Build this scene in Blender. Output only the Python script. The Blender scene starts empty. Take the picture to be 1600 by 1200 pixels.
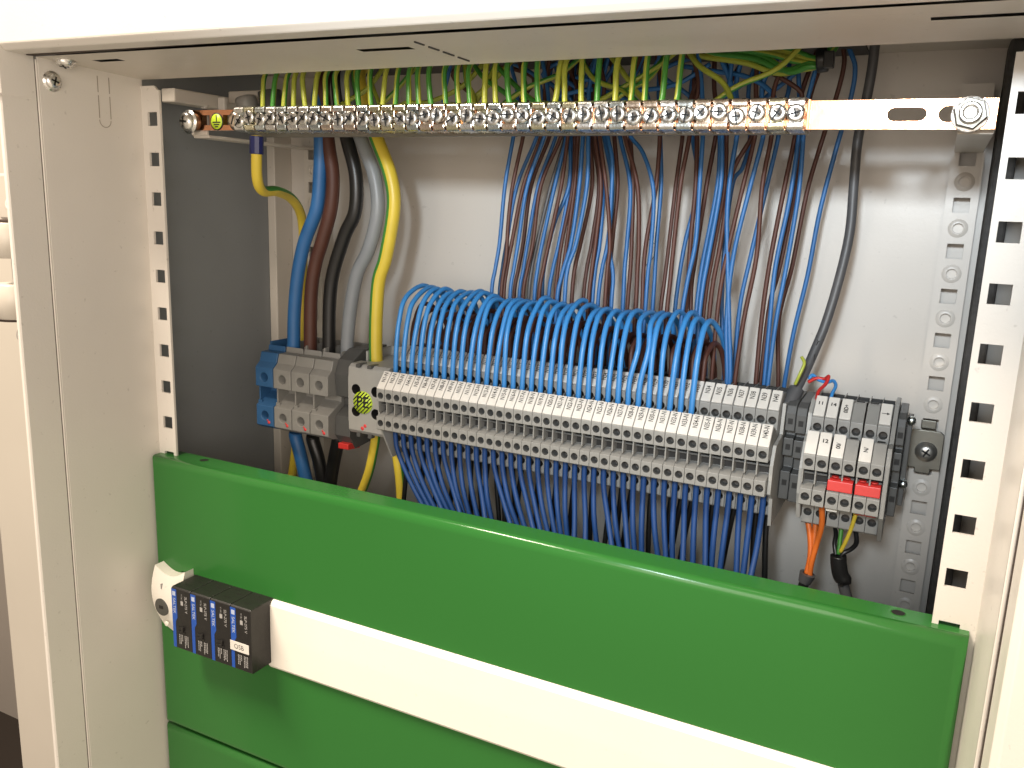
import bpy, bmesh, math, random
from mathutils import Vector, Matrix
random.seed(11)
S = 0.001                      # all dimensions below are millimetres
scn = bpy.context.scene
C = scn.collection

# ---------------------------------------------------------------- camera
F = 1320.7465
CP = Vector((459.4023, -399.0558, -46.682))
RM = ((0.892982, 0.44877, 0.034484), (-0.433109, 0.877607, -0.20548), (-0.122477, 0.168554, 0.978054))
cd = bpy.data.cameras.new('camera'); cam = bpy.data.objects.new('camera', cd); C.objects.link(cam)
rx, fy, uz = Vector(RM[0]), Vector(RM[1]), Vector(RM[2])
cam.matrix_world = Matrix(((rx.x, uz.x, -fy.x, CP.x*S), (rx.y, uz.y, -fy.y, CP.y*S), (rx.z, uz.z, -fy.z, CP.z*S), (0, 0, 0, 1)))
cd.sensor_fit = 'HORIZONTAL'; cd.sensor_width = 36.0; cd.lens = F/1600*36.0
cd.clip_start = 0.01; cd.clip_end = 60
cd.dof.use_dof = False
scn.camera = cam

# ---------------------------------------------------------------- light
scn.view_settings.view_transform = 'Standard'
scn.view_settings.look = 'None'
scn.view_settings.gamma = 1
scn.view_settings.use_curve_mapping = False
scn.view_settings.exposure = 0.0
w = bpy.data.worlds.new('World'); scn.world = w; w.use_nodes = True
nt = w.node_tree; nt.nodes.clear()
wo = nt.nodes.new('ShaderNodeOutputWorld'); bg = nt.nodes.new('ShaderNodeBackground')
tc = nt.nodes.new('ShaderNodeTexCoord'); sp = nt.nodes.new('ShaderNodeSeparateXYZ'); cr = nt.nodes.new('ShaderNodeValToRGB')
mr = nt.nodes.new('ShaderNodeMapRange'); mr.inputs[1].default_value = -1; mr.inputs[2].default_value = 1
nt.links.new(tc.outputs['Generated'], sp.inputs[0]); nt.links.new(sp.outputs['Z'], mr.inputs[0])
mx = nt.nodes.new('ShaderNodeMapRange'); mx.inputs[1].default_value = -0.9; mx.inputs[2].default_value = 0.7; mx.inputs[3].default_value = 0.12; mx.inputs[4].default_value = 1.0
mm = nt.nodes.new('ShaderNodeMixRGB'); mm.blend_type = 'MULTIPLY'; mm.inputs[0].default_value = 1
nt.links.new(sp.outputs['X'], mx.inputs[0]); nt.links.new(mr.outputs[0], cr.inputs[0]); nt.links.new(cr.outputs[0], mm.inputs[1]); nt.links.new(mx.outputs[0], mm.inputs[2])
nt.links.new(mm.outputs[0], bg.inputs[0]); nt.links.new(bg.outputs[0], wo.inputs[0])
e = cr.color_ramp.elements
e[0].position = 0.2; e[0].color = (0.46, 0.38, 0.29, 1)
e[1].position = 0.95; e[1].color = (0.26, 0.22, 0.18, 1)
e2 = cr.color_ramp.elements.new(0.5); e2.color = (0.42, 0.345, 0.28, 1)
bg.inputs[1].default_value = 2.1

def area(name, loc, target, sx, sy, power, col, spread=180):
    ld = bpy.data.lights.new(name, 'AREA'); ld.shape = 'RECTANGLE'; ld.size = sx*S; ld.size_y = sy*S
    ld.energy = power; ld.color = col; ld.spread = math.radians(spread)
    o = bpy.data.objects.new(name, ld); C.objects.link(o); o.location = Vector(loc)*S
    o.rotation_euler = (Vector(target)-Vector(loc)).to_track_quat('-Z', 'Y').to_euler()
    return o
def spot(name, loc, target, power, col, angle, blend, radius):
    ld = bpy.data.lights.new(name, 'SPOT'); ld.energy = power; ld.color = col
    ld.spot_size = math.radians(angle); ld.spot_blend = blend; ld.shadow_soft_size = radius*S
    o = bpy.data.objects.new(name, ld); C.objects.link(o); o.location = Vector(loc)*S
    o.rotation_euler = (Vector(target)-Vector(loc)).to_track_quat('-Z', 'Y').to_euler()
    return o
#LIGHTS
spot('head_lamp', (436, -720, 135), (335, 100, -12), 28.0, (0.80, 0.91, 1.0), 42, 1.0, 40)
area('ceiling_lamp', (-260, -600, 1060), (300, 0, -150), 900, 140, 60.0, (1.0, 0.87, 0.72))
area('front_fill', (620, -950, 20), (420, 0, -120), 900, 420, 5.6, (1.0, 0.90, 0.79))  # added fill light brightening the interior from the front
#END
# ---------------------------------------------------------------- measured wire routes (mm)
RISERS = [('b',[(197.0,109.6,48.0),(205.0,108.6,26.0),(205.8,106.6,10.6),(205.7,104.2,-3.4),(202.1,101.8,-33.6),(200.8,99.4,-69.3),(199.4,97.0,-87.2),(198.4,94.6,-104.8),(198.4,95.6,-165)]),('n',[(204.4,107.3,48.0),(213.0,106.3,26.0),(213.8,104.3,10.2),(213.7,101.9,-3.7),(208.8,99.5,-33.6),(207.7,97.1,-57.9),(208.3,94.7,-78.3),(206.7,92.3,-104.0),(206.7,93.3,-165)]),('b',[(220.3,128.7,48.0),(217.1,127.7,26.0),(215.0,125.7,12.5),(213.1,123.3,-1.9),(201.4,120.9,-33.0),(196.3,118.5,-69.9),(194.8,116.1,-88.4),(194.3,113.7,-107.9),(194.3,114.7,-165)]),('n',[(227.1,109.2,48.0),(225.0,108.2,26.0),(226.8,106.2,10.2),(225.4,103.8,-3.5),(215.6,101.4,-33.4),(210.0,99.0,-68.9),(208.1,96.6,-86.6),(207.7,94.2,-105.3),(207.7,95.2,-165)]),('b',[(221.3,107.8,48.0),(227.3,106.8,26.0),(229.6,104.8,10.1),(228.2,102.4,-3.7),(219.0,100.0,-33.4),(215.3,97.6,-68.6),(213.9,95.2,-86.2),(213.0,92.8,-104.8),(213.0,93.8,-165)]),('n',[(229.2,129.0,48.0),(225.7,128.0,26.0),(223.2,126.0,12.4),(222.2,123.6,-1.9),(211.7,121.2,-32.7),(208.7,118.8,-69.3),(206.8,116.4,-87.7),(205.4,114.0,-107.1),(205.4,115.0,-165)]),('b',[(222.8,125.4,48.0),(227.8,124.4,26.0),(229.3,122.4,11.9),(228.3,120.0,-2.2),(218.5,117.6,-32.7),(213.7,115.2,-69.0),(212.3,112.8,-87.2),(211.0,110.4,-106.8),(211.0,111.4,-165)]),('n',[(238.4,120.6,48.0),(236.9,119.6,26.0),(234.1,117.6,11.3),(234.1,115.2,-2.6),(222.6,112.8,-32.8),(219.8,110.4,-68.6),(217.5,108.0,-86.6),(216.2,105.6,-106.4),(216.2,106.6,-165)]),('g',[(226.0,127.6,48.0),(235.4,126.6,26.0),(234.6,124.6,12.1),(234.1,122.2,-2.0),(226.7,119.8,-32.5),(219.7,117.4,-68.8),(217.4,115.0,-87.0),(217.1,112.6,-106.9),(217.1,113.6,-165)]),('b',[(237.5,121.8,48.0),(235.0,120.8,26.0),(237.6,118.8,11.4),(237.5,116.4,-2.5),(232.0,114.0,-32.6),(226.1,111.6,-68.3),(224.4,109.2,-86.2),(224.0,106.8,-106.3),(224.0,107.8,-165)]),('n',[(232.0,116.3,48.0),(243.9,115.3,26.0),(240.4,113.3,10.8),(240.8,110.9,-3.0),(238.9,108.5,-32.6),(233.2,106.1,-67.9),(231.0,103.7,-85.5),(229.8,101.3,-105.4),(229.8,102.3,-165)]),('b',[(237.7,127.2,48.0),(235.4,126.2,26.0),(237.0,124.2,12.0),(237.9,121.8,-2.1),(239.6,119.4,-32.2),(231.4,117.0,-57.0),(226.5,114.6,-86.4),(227.2,112.2,-107.3),(227.2,113.2,-165)]),('b',[(239.9,128.4,48.0),(241.8,127.4,26.0),(238.7,125.4,12.1),(238.7,123.0,-2.0),(239.5,120.6,-32.2),(235.1,118.2,-68.0),(232.5,115.8,-86.0),(231.3,113.4,-107.1),(231.3,114.4,-165)]),('n',[(240.3,126.7,48.0),(239.6,125.7,26.0),(240.3,123.7,11.9),(241.2,121.3,-2.1),(242.5,118.9,-32.2),(237.7,116.5,-67.9),(236.9,114.1,-85.7),(236.7,111.7,-107.0),(236.7,112.7,-165)]),('n',[(244.4,119.8,48.0),(243.2,118.8,26.0),(245.9,116.8,11.1),(246.3,114.4,-2.7),(246.7,112.0,-32.4),(244.2,109.6,-67.4),(243.5,107.2,-84.9),(242.4,104.8,-106.3),(242.4,105.8,-165)]),('b',[(259.0,111.5,48.0),(249.0,110.5,26.0),(252.7,108.5,10.1),(253.1,106.1,-3.5),(253.2,103.7,-32.5),(250.8,101.3,-66.9),(246.3,98.9,-88.4),(244.7,96.5,-106.7),(244.7,97.5,-165)]),('b',[(261.3,104.3,48.0),(256.8,103.3,26.0),(258.6,101.3,9.3),(259.5,98.9,-4.1),(261.2,96.5,-32.6),(257.2,94.1,-66.5),(253.1,91.7,-83.6),(253.1,89.3,-105.0),(253.1,90.3,-165)]),('n',[(253.9,118.0,48.0),(253.1,117.0,26.0),(254.4,115.0,10.8),(255.3,112.6,-2.9),(259.2,110.2,-32.2),(254.7,107.8,-66.9),(252.2,105.4,-84.3),(252.2,103.0,-106.6),(252.2,104.0,-165)]),('n',[(244.9,130.9,48.0),(250.3,129.9,26.0),(251.0,127.9,12.2),(251.8,125.5,-1.8),(258.9,123.1,-31.7),(257.0,120.7,-67.0),(255.4,118.3,-84.7),(255.0,115.9,-108.4),(255.0,116.9,-165)]),('n',[(263.5,108.7,48.0),(258.8,107.7,26.0),(260.6,105.7,9.7),(262.3,103.3,-3.7),(268.7,100.9,-32.3),(268.2,98.5,-66.0),(267.6,96.1,-82.9),(267.3,93.7,-105.8),(267.3,94.7,-165)]),('b',[(265.3,113.0,48.0),(258.8,112.0,26.0),(260.2,110.0,10.2),(261.1,107.6,-3.4),(268.3,105.2,-32.2),(269.2,102.8,-66.0),(268.1,100.4,-83.0),(268.2,98.0,-106.1),(268.2,99.0,-165)]),('b',[(270.9,118.6,48.0),(259.4,117.6,26.0),(262.6,115.6,10.7),(264.4,113.2,-2.9),(272.5,110.8,-31.9),(272.5,108.4,-66.0),(270.6,106.0,-83.2),(269.9,103.6,-106.9),(269.9,104.6,-165)]),('n',[(259.1,104.7,48.0),(266.3,103.7,26.0),(264.2,101.7,9.2),(266.8,99.3,-4.1),(273.5,96.9,-32.4),(278.9,94.5,-65.4),(279.2,92.1,-81.9),(279.8,89.7,-105.2),(279.8,90.7,-165)]),('n',[(263.0,120.2,48.0),(266.5,119.2,26.0),(267.9,117.2,10.8),(270.5,114.8,-2.8),(275.3,112.4,-31.8),(274.9,110.0,-65.9),(275.2,107.6,-83.0),(277.1,105.2,-106.8),(277.1,106.2,-165)]),('b',[(267.0,108.0,48.0),(263.8,107.0,26.0),(267.5,105.0,9.5),(270.9,102.6,-3.8),(275.7,100.2,-20.9),(277.3,97.8,-65.6),(281.9,95.4,-85.8),(282.8,93.0,-106.0),(282.8,94.0,-165)]),('b',[(278.8,122.5,48.0),(274.1,121.5,26.0),(270.5,119.5,11.0),(273.4,117.1,-2.6),(282.8,114.7,-31.5),(283.8,112.3,-65.5),(284.1,109.9,-82.5),(285.3,107.5,-108.0),(285.3,108.5,-165)]),('n',[(287.3,123.6,48.0),(273.7,122.6,26.0),(277.6,120.6,11.0),(279.7,118.2,-2.5),(284.2,115.8,-31.5),(286.4,113.4,-65.4),(287.5,111.0,-82.3),(287.9,108.6,-108.2),(287.9,109.6,-165)]),('n',[(287.0,111.1,48.0),(279.3,110.1,26.0),(277.1,108.1,9.7),(280.8,105.7,-3.6),(291.2,103.3,-31.8),(295.1,100.9,-64.7),(296.2,98.5,-81.2),(297.5,96.1,-107.1),(297.5,97.1,-165)]),('b',[(287.7,114.5,48.0),(279.3,113.5,26.0),(278.3,111.5,10.0),(282.7,109.5,-2.2),(292.2,107.5,-12.8),(300.7,105.5,-34.1),(302.3,103.5,-64.4),(302.0,101.5,-84.8),(302.6,99.5,-108.1),(302.6,100.5,-165)]),('b',[(292.9,125.9,48.0),(293.6,124.9,26.0),(296.1,122.9,11.0),(298.2,120.5,-2.4),(301.4,118.1,-31.0),(301.8,115.7,-64.7),(302.8,113.3,-85.4),(303.6,110.9,-109.9),(303.6,111.9,-165)]),('n',[(293.1,115.4,48.0),(298.5,114.4,26.0),(299.4,112.4,9.8),(301.1,110.0,-3.3),(301.5,107.6,-31.4),(298.5,105.2,-64.7),(298.7,102.8,-85.1),(300.3,100.4,-108.4),(300.3,101.4,-165)]),('n',[(306.8,129.9,48.0),(305.1,128.9,26.0),(309.0,126.9,11.2),(310.7,124.5,-2.1),(309.5,122.1,-30.7),(308.2,119.7,-73.5),(308.0,117.3,-89.3),(307.5,114.9,-112.0),(307.5,115.9,-165)]),('n',[(316.4,104.3,48.0),(323.9,103.3,26.0),(321.6,101.3,8.3),(322.1,98.9,-4.3),(319.6,96.5,-31.4),(318.7,94.1,-72.0),(319.0,91.7,-86.9),(319.0,89.3,-108.8),(319.0,90.3,-165)]),('n',[(319.5,113.2,48.0),(319.0,112.2,26.0),(322.2,110.2,9.3),(324.2,107.8,-3.6),(326.3,105.4,-31.0),(326.4,103.0,-63.3),(327.4,100.6,-86.9),(328.0,98.2,-111.6),(328.0,99.2,-165)]),('b',[(314.5,130.5,48.0),(312.4,129.5,26.0),(314.7,127.5,11.2),(316.8,125.1,-2.1),(323.3,122.7,-30.4),(318.6,120.3,-64.0),(316.8,117.9,-88.7),(316.5,115.5,-113.3),(316.5,116.5,-165)]),('b',[(320.9,104.7,48.0),(325.5,103.7,26.0),(328.2,101.7,8.3),(329.8,99.3,-4.3),(330.8,96.9,-31.2),(331.7,94.5,-62.8),(329.2,92.1,-86.2),(328.0,89.7,-110.7),(328.0,90.7,-165)]),('n',[(327.0,122.0,48.0),(328.7,121.0,26.0),(332.4,119.0,10.0),(332.9,116.6,-2.9),(330.5,114.2,-30.6),(327.9,111.8,-72.1),(327.3,109.4,-91.3),(329.0,107.0,-114.4),(329.0,108.0,-165)]),('b',[(331.9,116.7,48.0),(339.2,115.7,26.0),(335.2,113.7,9.5),(336.8,111.3,-3.3),(338.2,108.9,-30.6),(334.2,106.5,-71.6),(333.3,104.1,-90.5),(333.4,101.7,-113.4),(333.4,102.7,-165)]),('b',[(341.2,106.4,48.0),(341.0,105.4,26.0),(338.8,103.4,8.3),(340.4,101.0,-4.2),(342.5,98.6,-30.9),(339.4,96.2,-70.9),(338.1,93.8,-89.5),(338.0,91.4,-112.6),(338.0,92.4,-165)]),('n',[(350.9,114.5,48.0),(339.2,113.5,26.0),(339.4,111.5,9.2),(341.1,109.1,-3.5),(342.8,106.7,-30.6),(339.7,104.3,-71.2),(338.4,101.9,-90.0),(338.2,99.5,-116.5),(338.2,100.5,-165)]),('b',[(348.0,109.8,48.0),(344.1,108.8,26.0),(347.8,106.8,8.5),(347.9,104.8,-3.9),(346.6,102.8,-25.3),(347.2,100.8,-48.7),(350.6,98.8,-77.8),(354.3,96.8,-107.1),(358.2,94.8,-138.7),(358.2,95.8,-165)]),('n',[(352.5,114.8,48.0),(358.5,113.8,26.0),(355.4,111.8,9.0),(355.2,109.4,-3.6),(346.6,107.0,-24.0),(343.9,104.6,-63.6),(341.8,102.2,-89.8),(341.8,99.8,-120.1),(341.8,100.8,-165)]),('b',[(353.6,126.3,48.0),(347.9,125.3,26.0),(351.6,123.3,-2.4),(349.2,120.9,-19.7),(344.7,118.5,-30.1),(343.8,116.1,-71.4),(346.5,113.7,-109.6),(351.8,111.3,-142.1),(351.8,112.3,-167.1)]),('n',[(354.4,110.1,48.0),(355.1,109.1,26.0),(357.4,107.1,8.4),(358.0,104.7,-4.0),(354.2,102.3,-32.3),(350.1,99.9,-63.1),(347.7,97.5,-89.0),(347.4,95.1,-118.9),(347.4,96.1,-165)]),('b',[(371.7,109.5,48.0),(359.2,108.5,26.0),(362.1,106.5,8.3),(362.7,104.1,-4.0),(358.1,101.7,-34.0),(353.1,99.3,-70.3),(352.8,96.9,-107.3),(356.6,94.5,-140.8),(356.6,95.5,-165.8)]),('n',[(377.8,104.4,48.0),(367.4,103.4,26.0),(366.9,101.4,7.7),(368.2,99.0,-4.5),(366.2,96.6,-30.5),(367.1,94.2,-69.3),(363.7,91.8,-105.8),(362.4,89.4,-139.2),(362.4,90.4,-165)]),('b',[(367.2,130.7,48.0),(370.0,129.7,26.0),(366.8,127.7,10.5),(367.3,125.3,-2.3),(363.4,122.9,-33.3),(358.8,120.5,-70.7),(355.6,118.1,-101.4),(356.0,115.7,-144.3),(356.0,116.7,-169.3)]),('n',[(386.0,121.3,48.0),(379.6,120.3,26.0),(377.6,118.3,9.3),(378.1,115.9,-3.1),(374.8,113.5,-36.9),(371.7,111.1,-75.2),(370.7,108.7,-106.9),(371.2,106.3,-142.9),(371.2,107.3,-167.9)]),('b',[(374.2,116.8,48.0),(377.4,115.8,26.0),(379.7,113.8,8.8),(380.9,111.4,-3.5),(379.7,109.0,-36.8),(376.0,106.6,-74.7),(376.2,104.2,-105.9),(376.8,101.8,-143.3),(376.8,102.8,-168.3)]),('n',[(390.9,127.5,48.0),(383.7,126.5,26.0),(380.3,124.5,-2.4),(380.3,121.5,-29.3),(376.6,118.5,-75.2),(373.2,115.5,-99.7),(372.8,112.5,-144.5),(372.8,113.5,-169.5)]),('b',[(388.5,112.4,48.0),(385.1,111.4,26.0),(382.7,109.4,8.3),(384.0,107.0,-3.9),(384.9,104.6,-33.3),(382.7,102.2,-74.1),(380.4,99.8,-105.1),(379.7,97.4,-142.2),(379.7,98.4,-167.2)]),('n',[(396.1,124.0,52.0),(398.1,124.0,44.2),(399.2,124.0,36.8),(397.7,124.0,23.3),(392.2,124.0,-2.5),(386.6,124.0,-32.7),(382.6,124.0,-75.1),(378.1,124.0,-107.8),(381.5,124.0,-147.4),(381.5,125.0,-172.4)]),('b',[(399.4,124.0,52.0),(401.4,124.0,44.0),(405.1,124.0,34.9),(404.8,124.0,19.7),(399.8,124.0,-9.4),(394.8,124.0,-43.3),(391.8,124.0,-80.1),(387.3,124.0,-114.6),(385.0,124.0,-148.1),(385.0,125.0,-173.1)])]
BIG = [('blue',6.6,[(68.1,80.0,22.3),(69.5,80.0,5.6),(69.8,80.0,-11.4),(68.9,80.0,-28.5),(65.8,80.0,-52.5),(55.0,80.0,-75.1),(48.1,80.0,-98.2),(43.9,80.0,-127.3),(42.7,80.0,-152.5),(42.5,80.0,-160.2)]),('brown',6.6,[(71.0,82.0,30.8),(72.3,82.0,9.9),(74.8,82.0,-9.1),(78.4,82.0,-30.4),(76.5,82.0,-52.1),(68.9,82.0,-74.5),(62.3,82.0,-91.5),(57.9,82.0,-114.7),(56.5,82.0,-153.7),(56.4,82.0,-161.8)]),('black',6.6,[(81.9,84.0,34.9),(84.4,84.0,12.1),(89.6,84.0,-6.8),(96.5,84.0,-30.0),(95.8,84.0,-53.6),(87.0,84.0,-70.1),(76.6,84.0,-96.6),(72.9,84.0,-119.7),(71.9,84.0,-154.7),(71.8,84.0,-165.1)]),('grey',6.6,[(86.8,86.0,35.0),(92.0,86.0,12.1),(99.9,86.0,-6.7),(110.5,86.0,-29.7),(113.2,86.0,-53.0),(106.2,86.0,-78.0),(96.4,86.0,-95.4),(90.7,86.0,-117.0),(87.1,86.0,-144.0),(86.4,86.0,-167.5)]),('yellow',6.6,[(97.4,86.0,34.6),(104.1,86.0,12.0),(113.0,86.0,-6.7),(123.5,86.0,-29.5),(126.3,86.0,-50.5),(120.1,86.0,-82.9),(114.3,86.0,-99.5),(112.2,86.0,-122.0),(111.7,86.0,-146.1),(112.3,86.0,-162.1)])]
LOWBIG = [('blue',6.6,[(41.2,82.0,-222.5),(44.6,82.0,-233.6),(48.7,82.0,-248.1),(52.7,82.0,-262.6),(57.2,82.0,-284.9)]),('black',6.2,[(56.0,84.0,-223.7),(60.7,84.0,-236.4),(64.1,84.0,-250.9),(66.3,84.0,-265.8),(69.0,84.0,-288.3)]),('black',6.2,[(79.4,84.0,-221.0),(75.7,84.0,-236.4),(72.5,84.0,-252.0),(70.5,84.0,-267.5),(67.8,84.0,-288.5)]),('yellow',4.6,[(120.4,74.0,-203.8),(119.9,74.0,-212.3),(114.9,74.0,-234.4),(107.6,74.0,-253.5),(102.4,74.0,-268.2)]),('yellow',4.6,[(133.6,76.0,-202.2),(134.8,76.0,-210.4),(139.2,76.0,-233.0),(141.0,76.0,-254.0),(141.7,76.0,-265.8)])]
EARTHDROP = [(68.2,20.0,-8.9),(67.8,20.0,-19.7),(64.1,24.0,-35.3),(59.4,34.0,-42.3),(56.4,50.0,-42.2),(47.3,75.0,-46.5),(38.6,95.0,-57.7),(33.0,104.0,-76.6),(28.3,108.0,-108.2),(26.4,110.0,-148.1),(21.3,112.0,-189.6),(16.4,112.0,-232.2),(11.8,112.0,-259.9),(7.3,112.0,-282.6)]
DATACABLE = [(415.0,112.0,44.0),(414.9,112.0,31.1),(413.8,112.0,14.7),(411.9,112.0,-5.2),(412.5,112.0,-29.0),(413.3,111.0,-53.2),(411.3,109.0,-76.2),(407.0,106.0,-103.3),(402.7,100.0,-121.3),(399.0,92.0,-135.2),(395.7,84.0,-145.9)]
REDW = [(402.3,92.0,-137.4),(406.2,92.0,-134.7),(410.6,92.0,-134.5),(412.9,90.0,-132.4),(412.1,86.0,-136.2),(409.5,80.0,-139.8),(409.6,74.0,-145.8)]
BLUEW = [(402.2,94.0,-135.9),(404.1,94.0,-133.4),(407.9,92.0,-135.6),(412.3,90.0,-135.8),(415.7,88.0,-134.3),(417.6,84.0,-136.2),(416.7,78.0,-139.9),(416.4,74.0,-145.5)]
ORANGE = [[(412.3,70.0,-209.8),(414.9,68.0,-219.1),(416.2,66.0,-229.3),(415.5,64.0,-239.2)],[(416.6,70.0,-208.9),(417.1,68.0,-220.5),(417.1,66.0,-231.0),(416.3,64.0,-240.6)],[(419.5,60.0,-196.4),(420.5,62.0,-208.4),(418.9,64.0,-220.5),(417.4,64.0,-232.0),(417.1,64.0,-241.5)]]
ORSHEATH = [(416.1,64.0,-238.4),(414.7,64.0,-244.7),(413.6,64.0,-253.8),(414.2,64.0,-267.1)]
GREYC = [(433.7,66.0,-238.3),(436.6,66.0,-247.0),(440.4,66.0,-257.3),(442.9,66.0,-268.0)]
BLACKS = [(430.4,66.0,-225.4),(430.9,66.0,-229.7),(432.5,66.0,-235.6),(434.4,66.0,-238.5)]
GW = [(430.0,70.0,-207.3),(430.1,68.0,-215.8),(430.3,66.0,-224.6)]
YW = [(436.8,58.0,-197.7),(435.3,62.0,-207.2),(433.4,64.0,-215.5),(431.1,66.0,-223.0)]
KW = [(437.0,76.0,-213.4),(438.2,72.0,-218.4),(436.2,68.0,-221.1),(432.8,66.0,-223.4),(431.2,66.0,-226.7)]
KW2 = [(425.4,78.0,-212.0),(427.4,72.0,-215.6),(427.6,68.0,-220.0),(429.1,66.0,-225.6)]
LOWEND = [(182.5,50.3,-252.3),(186.2,51.5,-252.8),(190.0,51.9,-253.0),(197.3,47.7,-251.0),(198.3,54.2,-254.0),(202.0,54.6,-254.1),(210.3,45.7,-250.1),(208.1,54.7,-254.1),(212.0,54.6,-254.1),(218.8,51.7,-252.7),(226.7,45.4,-249.8),(227.3,54.0,-253.7),(246.1,46.3,-250.1),(247.5,54.7,-253.9),(253.4,51.7,-252.5),(261.3,45.6,-249.7),(265.2,46.7,-250.2),(268.3,51.4,-252.3),(272.9,50.7,-252.0),(275.6,52.5,-252.7),(278.7,54.3,-253.6),(284.9,47.2,-250.3),(293.1,45.0,-249.3),(298.0,54.2,-253.4),(311.2,45.1,-249.2),(313.2,53.8,-253.1),(320.0,46.2,-249.6),(321.8,53.1,-252.8),(325.8,52.8,-252.6),(336.4,53.8,-253.0),(341.5,50.5,-251.5),(344.0,53.8,-253.0),(351.3,47.0,-249.8),(356.2,51.7,-252.0),(364.2,48.3,-250.4),(366.0,53.9,-252.9),(370.6,52.7,-252.3),(381.1,49.7,-250.9),(383.9,50.3,-251.1),(388.2,45.3,-248.8)]
PE = [((69.8,24.0,6.9),(67.9,27.0,17.3),(64.3,33.0,28.9)),((77.6,24.0,6.8),(76.5,27.0,17.0),(73.8,33.0,28.9)),((86.3,24.0,6.6),(85.5,27.0,16.8),(83.1,33.0,28.9)),((94.4,24.0,6.5),(92.6,27.0,16.6),(89.2,33.0,28.9)),((103.9,24.0,6.3),(100.3,27.0,16.4),(95.2,33.0,28.9)),((110.3,24.0,6.2),(109.2,27.0,16.2),(106.7,33.0,28.9)),((119.5,24.0,6.0),(117.2,27.0,16.0),(113.5,33.0,28.9)),((128.1,24.0,5.9),(124.9,27.0,15.8),(120.3,33.0,28.9)),((136.1,24.0,5.8),(133.4,27.0,15.6),(129.4,33.0,28.9)),((144.0,24.0,5.6),(140.9,27.0,15.4),(136.5,33.0,29.0)),((152.7,24.0,5.5),(149.9,27.0,15.2),(145.8,33.0,29.0)),((160.4,24.0,5.3),(159.4,27.0,15.0),(157.2,33.0,29.0)),((169.3,24.0,5.2),(168.1,27.0,14.7),(165.7,33.0,29.0)),((179.0,24.0,5.0),(176.9,27.0,14.5),(173.6,33.0,29.0)),((185.9,24.0,4.9),(183.2,27.0,14.4),(179.3,33.0,29.0)),((194.0,24.0,4.8),(190.9,27.0,14.2),(186.7,33.0,29.0)),((203.6,24.0,4.6),(201.0,27.0,13.9),(197.3,33.0,29.0)),((211.9,24.0,4.5),(209.1,27.0,13.7),(205.2,33.0,29.0)),((219.2,24.0,4.3),(216.6,27.0,13.5),(213.0,33.0,29.0)),((228.0,24.0,4.2),(226.3,27.0,13.3),(223.6,33.0,29.1)),((235.1,24.0,4.1),(232.8,27.0,13.1),(229.5,33.0,29.1)),((243.7,24.0,3.9),(240.7,27.0,12.9),(236.6,33.0,29.1)),((252.1,24.0,3.8),(250.1,27.0,12.7),(247.1,33.0,29.1)),((260.8,24.0,3.6),(258.2,27.0,12.5),(254.7,33.0,29.1)),((269.3,24.0,3.5),(269.4,27.0,12.2),(268.5,33.0,29.1)),((275.5,24.0,3.4),(273.9,27.0,12.1),(271.4,33.0,29.1)),((284.8,24.0,3.2),(283.2,27.0,11.8),(280.5,33.0,29.1)),((293.3,24.0,3.1),(292.2,27.0,11.6),(290.1,33.0,29.1)),((303.1,24.0,2.9),(302.1,27.0,11.4),(300.2,33.0,29.1)),((311.2,24.0,2.8),(310.7,27.0,11.1),(309.1,33.0,29.2)),((318.6,24.0,2.6),(317.7,27.0,11.0),(315.9,33.0,29.2)),((327.2,24.0,2.5),(327.0,27.0,10.7),(325.8,33.0,29.2)),((334.7,24.0,2.4),(334.6,27.0,10.5),(333.6,33.0,29.2))]
BUNDLE = [[(333.9,100.0,41.1),(356.2,96.0,36.8),(372.8,92.0,29.6),(385.3,88.0,31.7),(391.0,88.0,32.1)],[(341.0,100.0,42.1),(361.3,96.0,37.2),(375.4,91.0,28.7),(385.6,87.0,30.3),(391.1,88.0,31.2)],[(344.9,98.0,42.9),(366.7,94.0,38.0),(379.3,90.0,33.6),(391.0,88.0,32.5)],[(353.5,98.0,43.2),(371.6,94.0,39.1),(382.4,90.0,35.4),(390.9,88.0,33.1)],[(325.7,104.0,40.7),(350.8,98.0,35.3),(369.3,94.0,28.7),(383.1,89.0,29.4),(391.0,89.0,31.4)],[(362.1,98.0,42.8),(376.8,92.0,39.1),(390.8,88.0,34.0)]]
CROSSB = [[(313.2,110.0,36.6),(332.2,110.0,33.1),(347.4,108.0,30.2),(360.8,106.0,23.7),(368.2,104.0,14.7),(371.6,102.0,0.9)],[(247.0,105.0,32.4),(272.3,105.0,26.1),(292.4,105.0,23.7),(311.6,105.0,26.7),(329.4,105.0,36.6)],[(233.3,108.0,21.8),(258.8,108.0,25.0),(283.9,108.0,17.0),(311.9,108.0,11.0)],[(335.6,106.0,38.2),(340.9,106.0,27.7),(345.8,105.0,15.3),(348.0,104.0,1.3)]]
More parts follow.
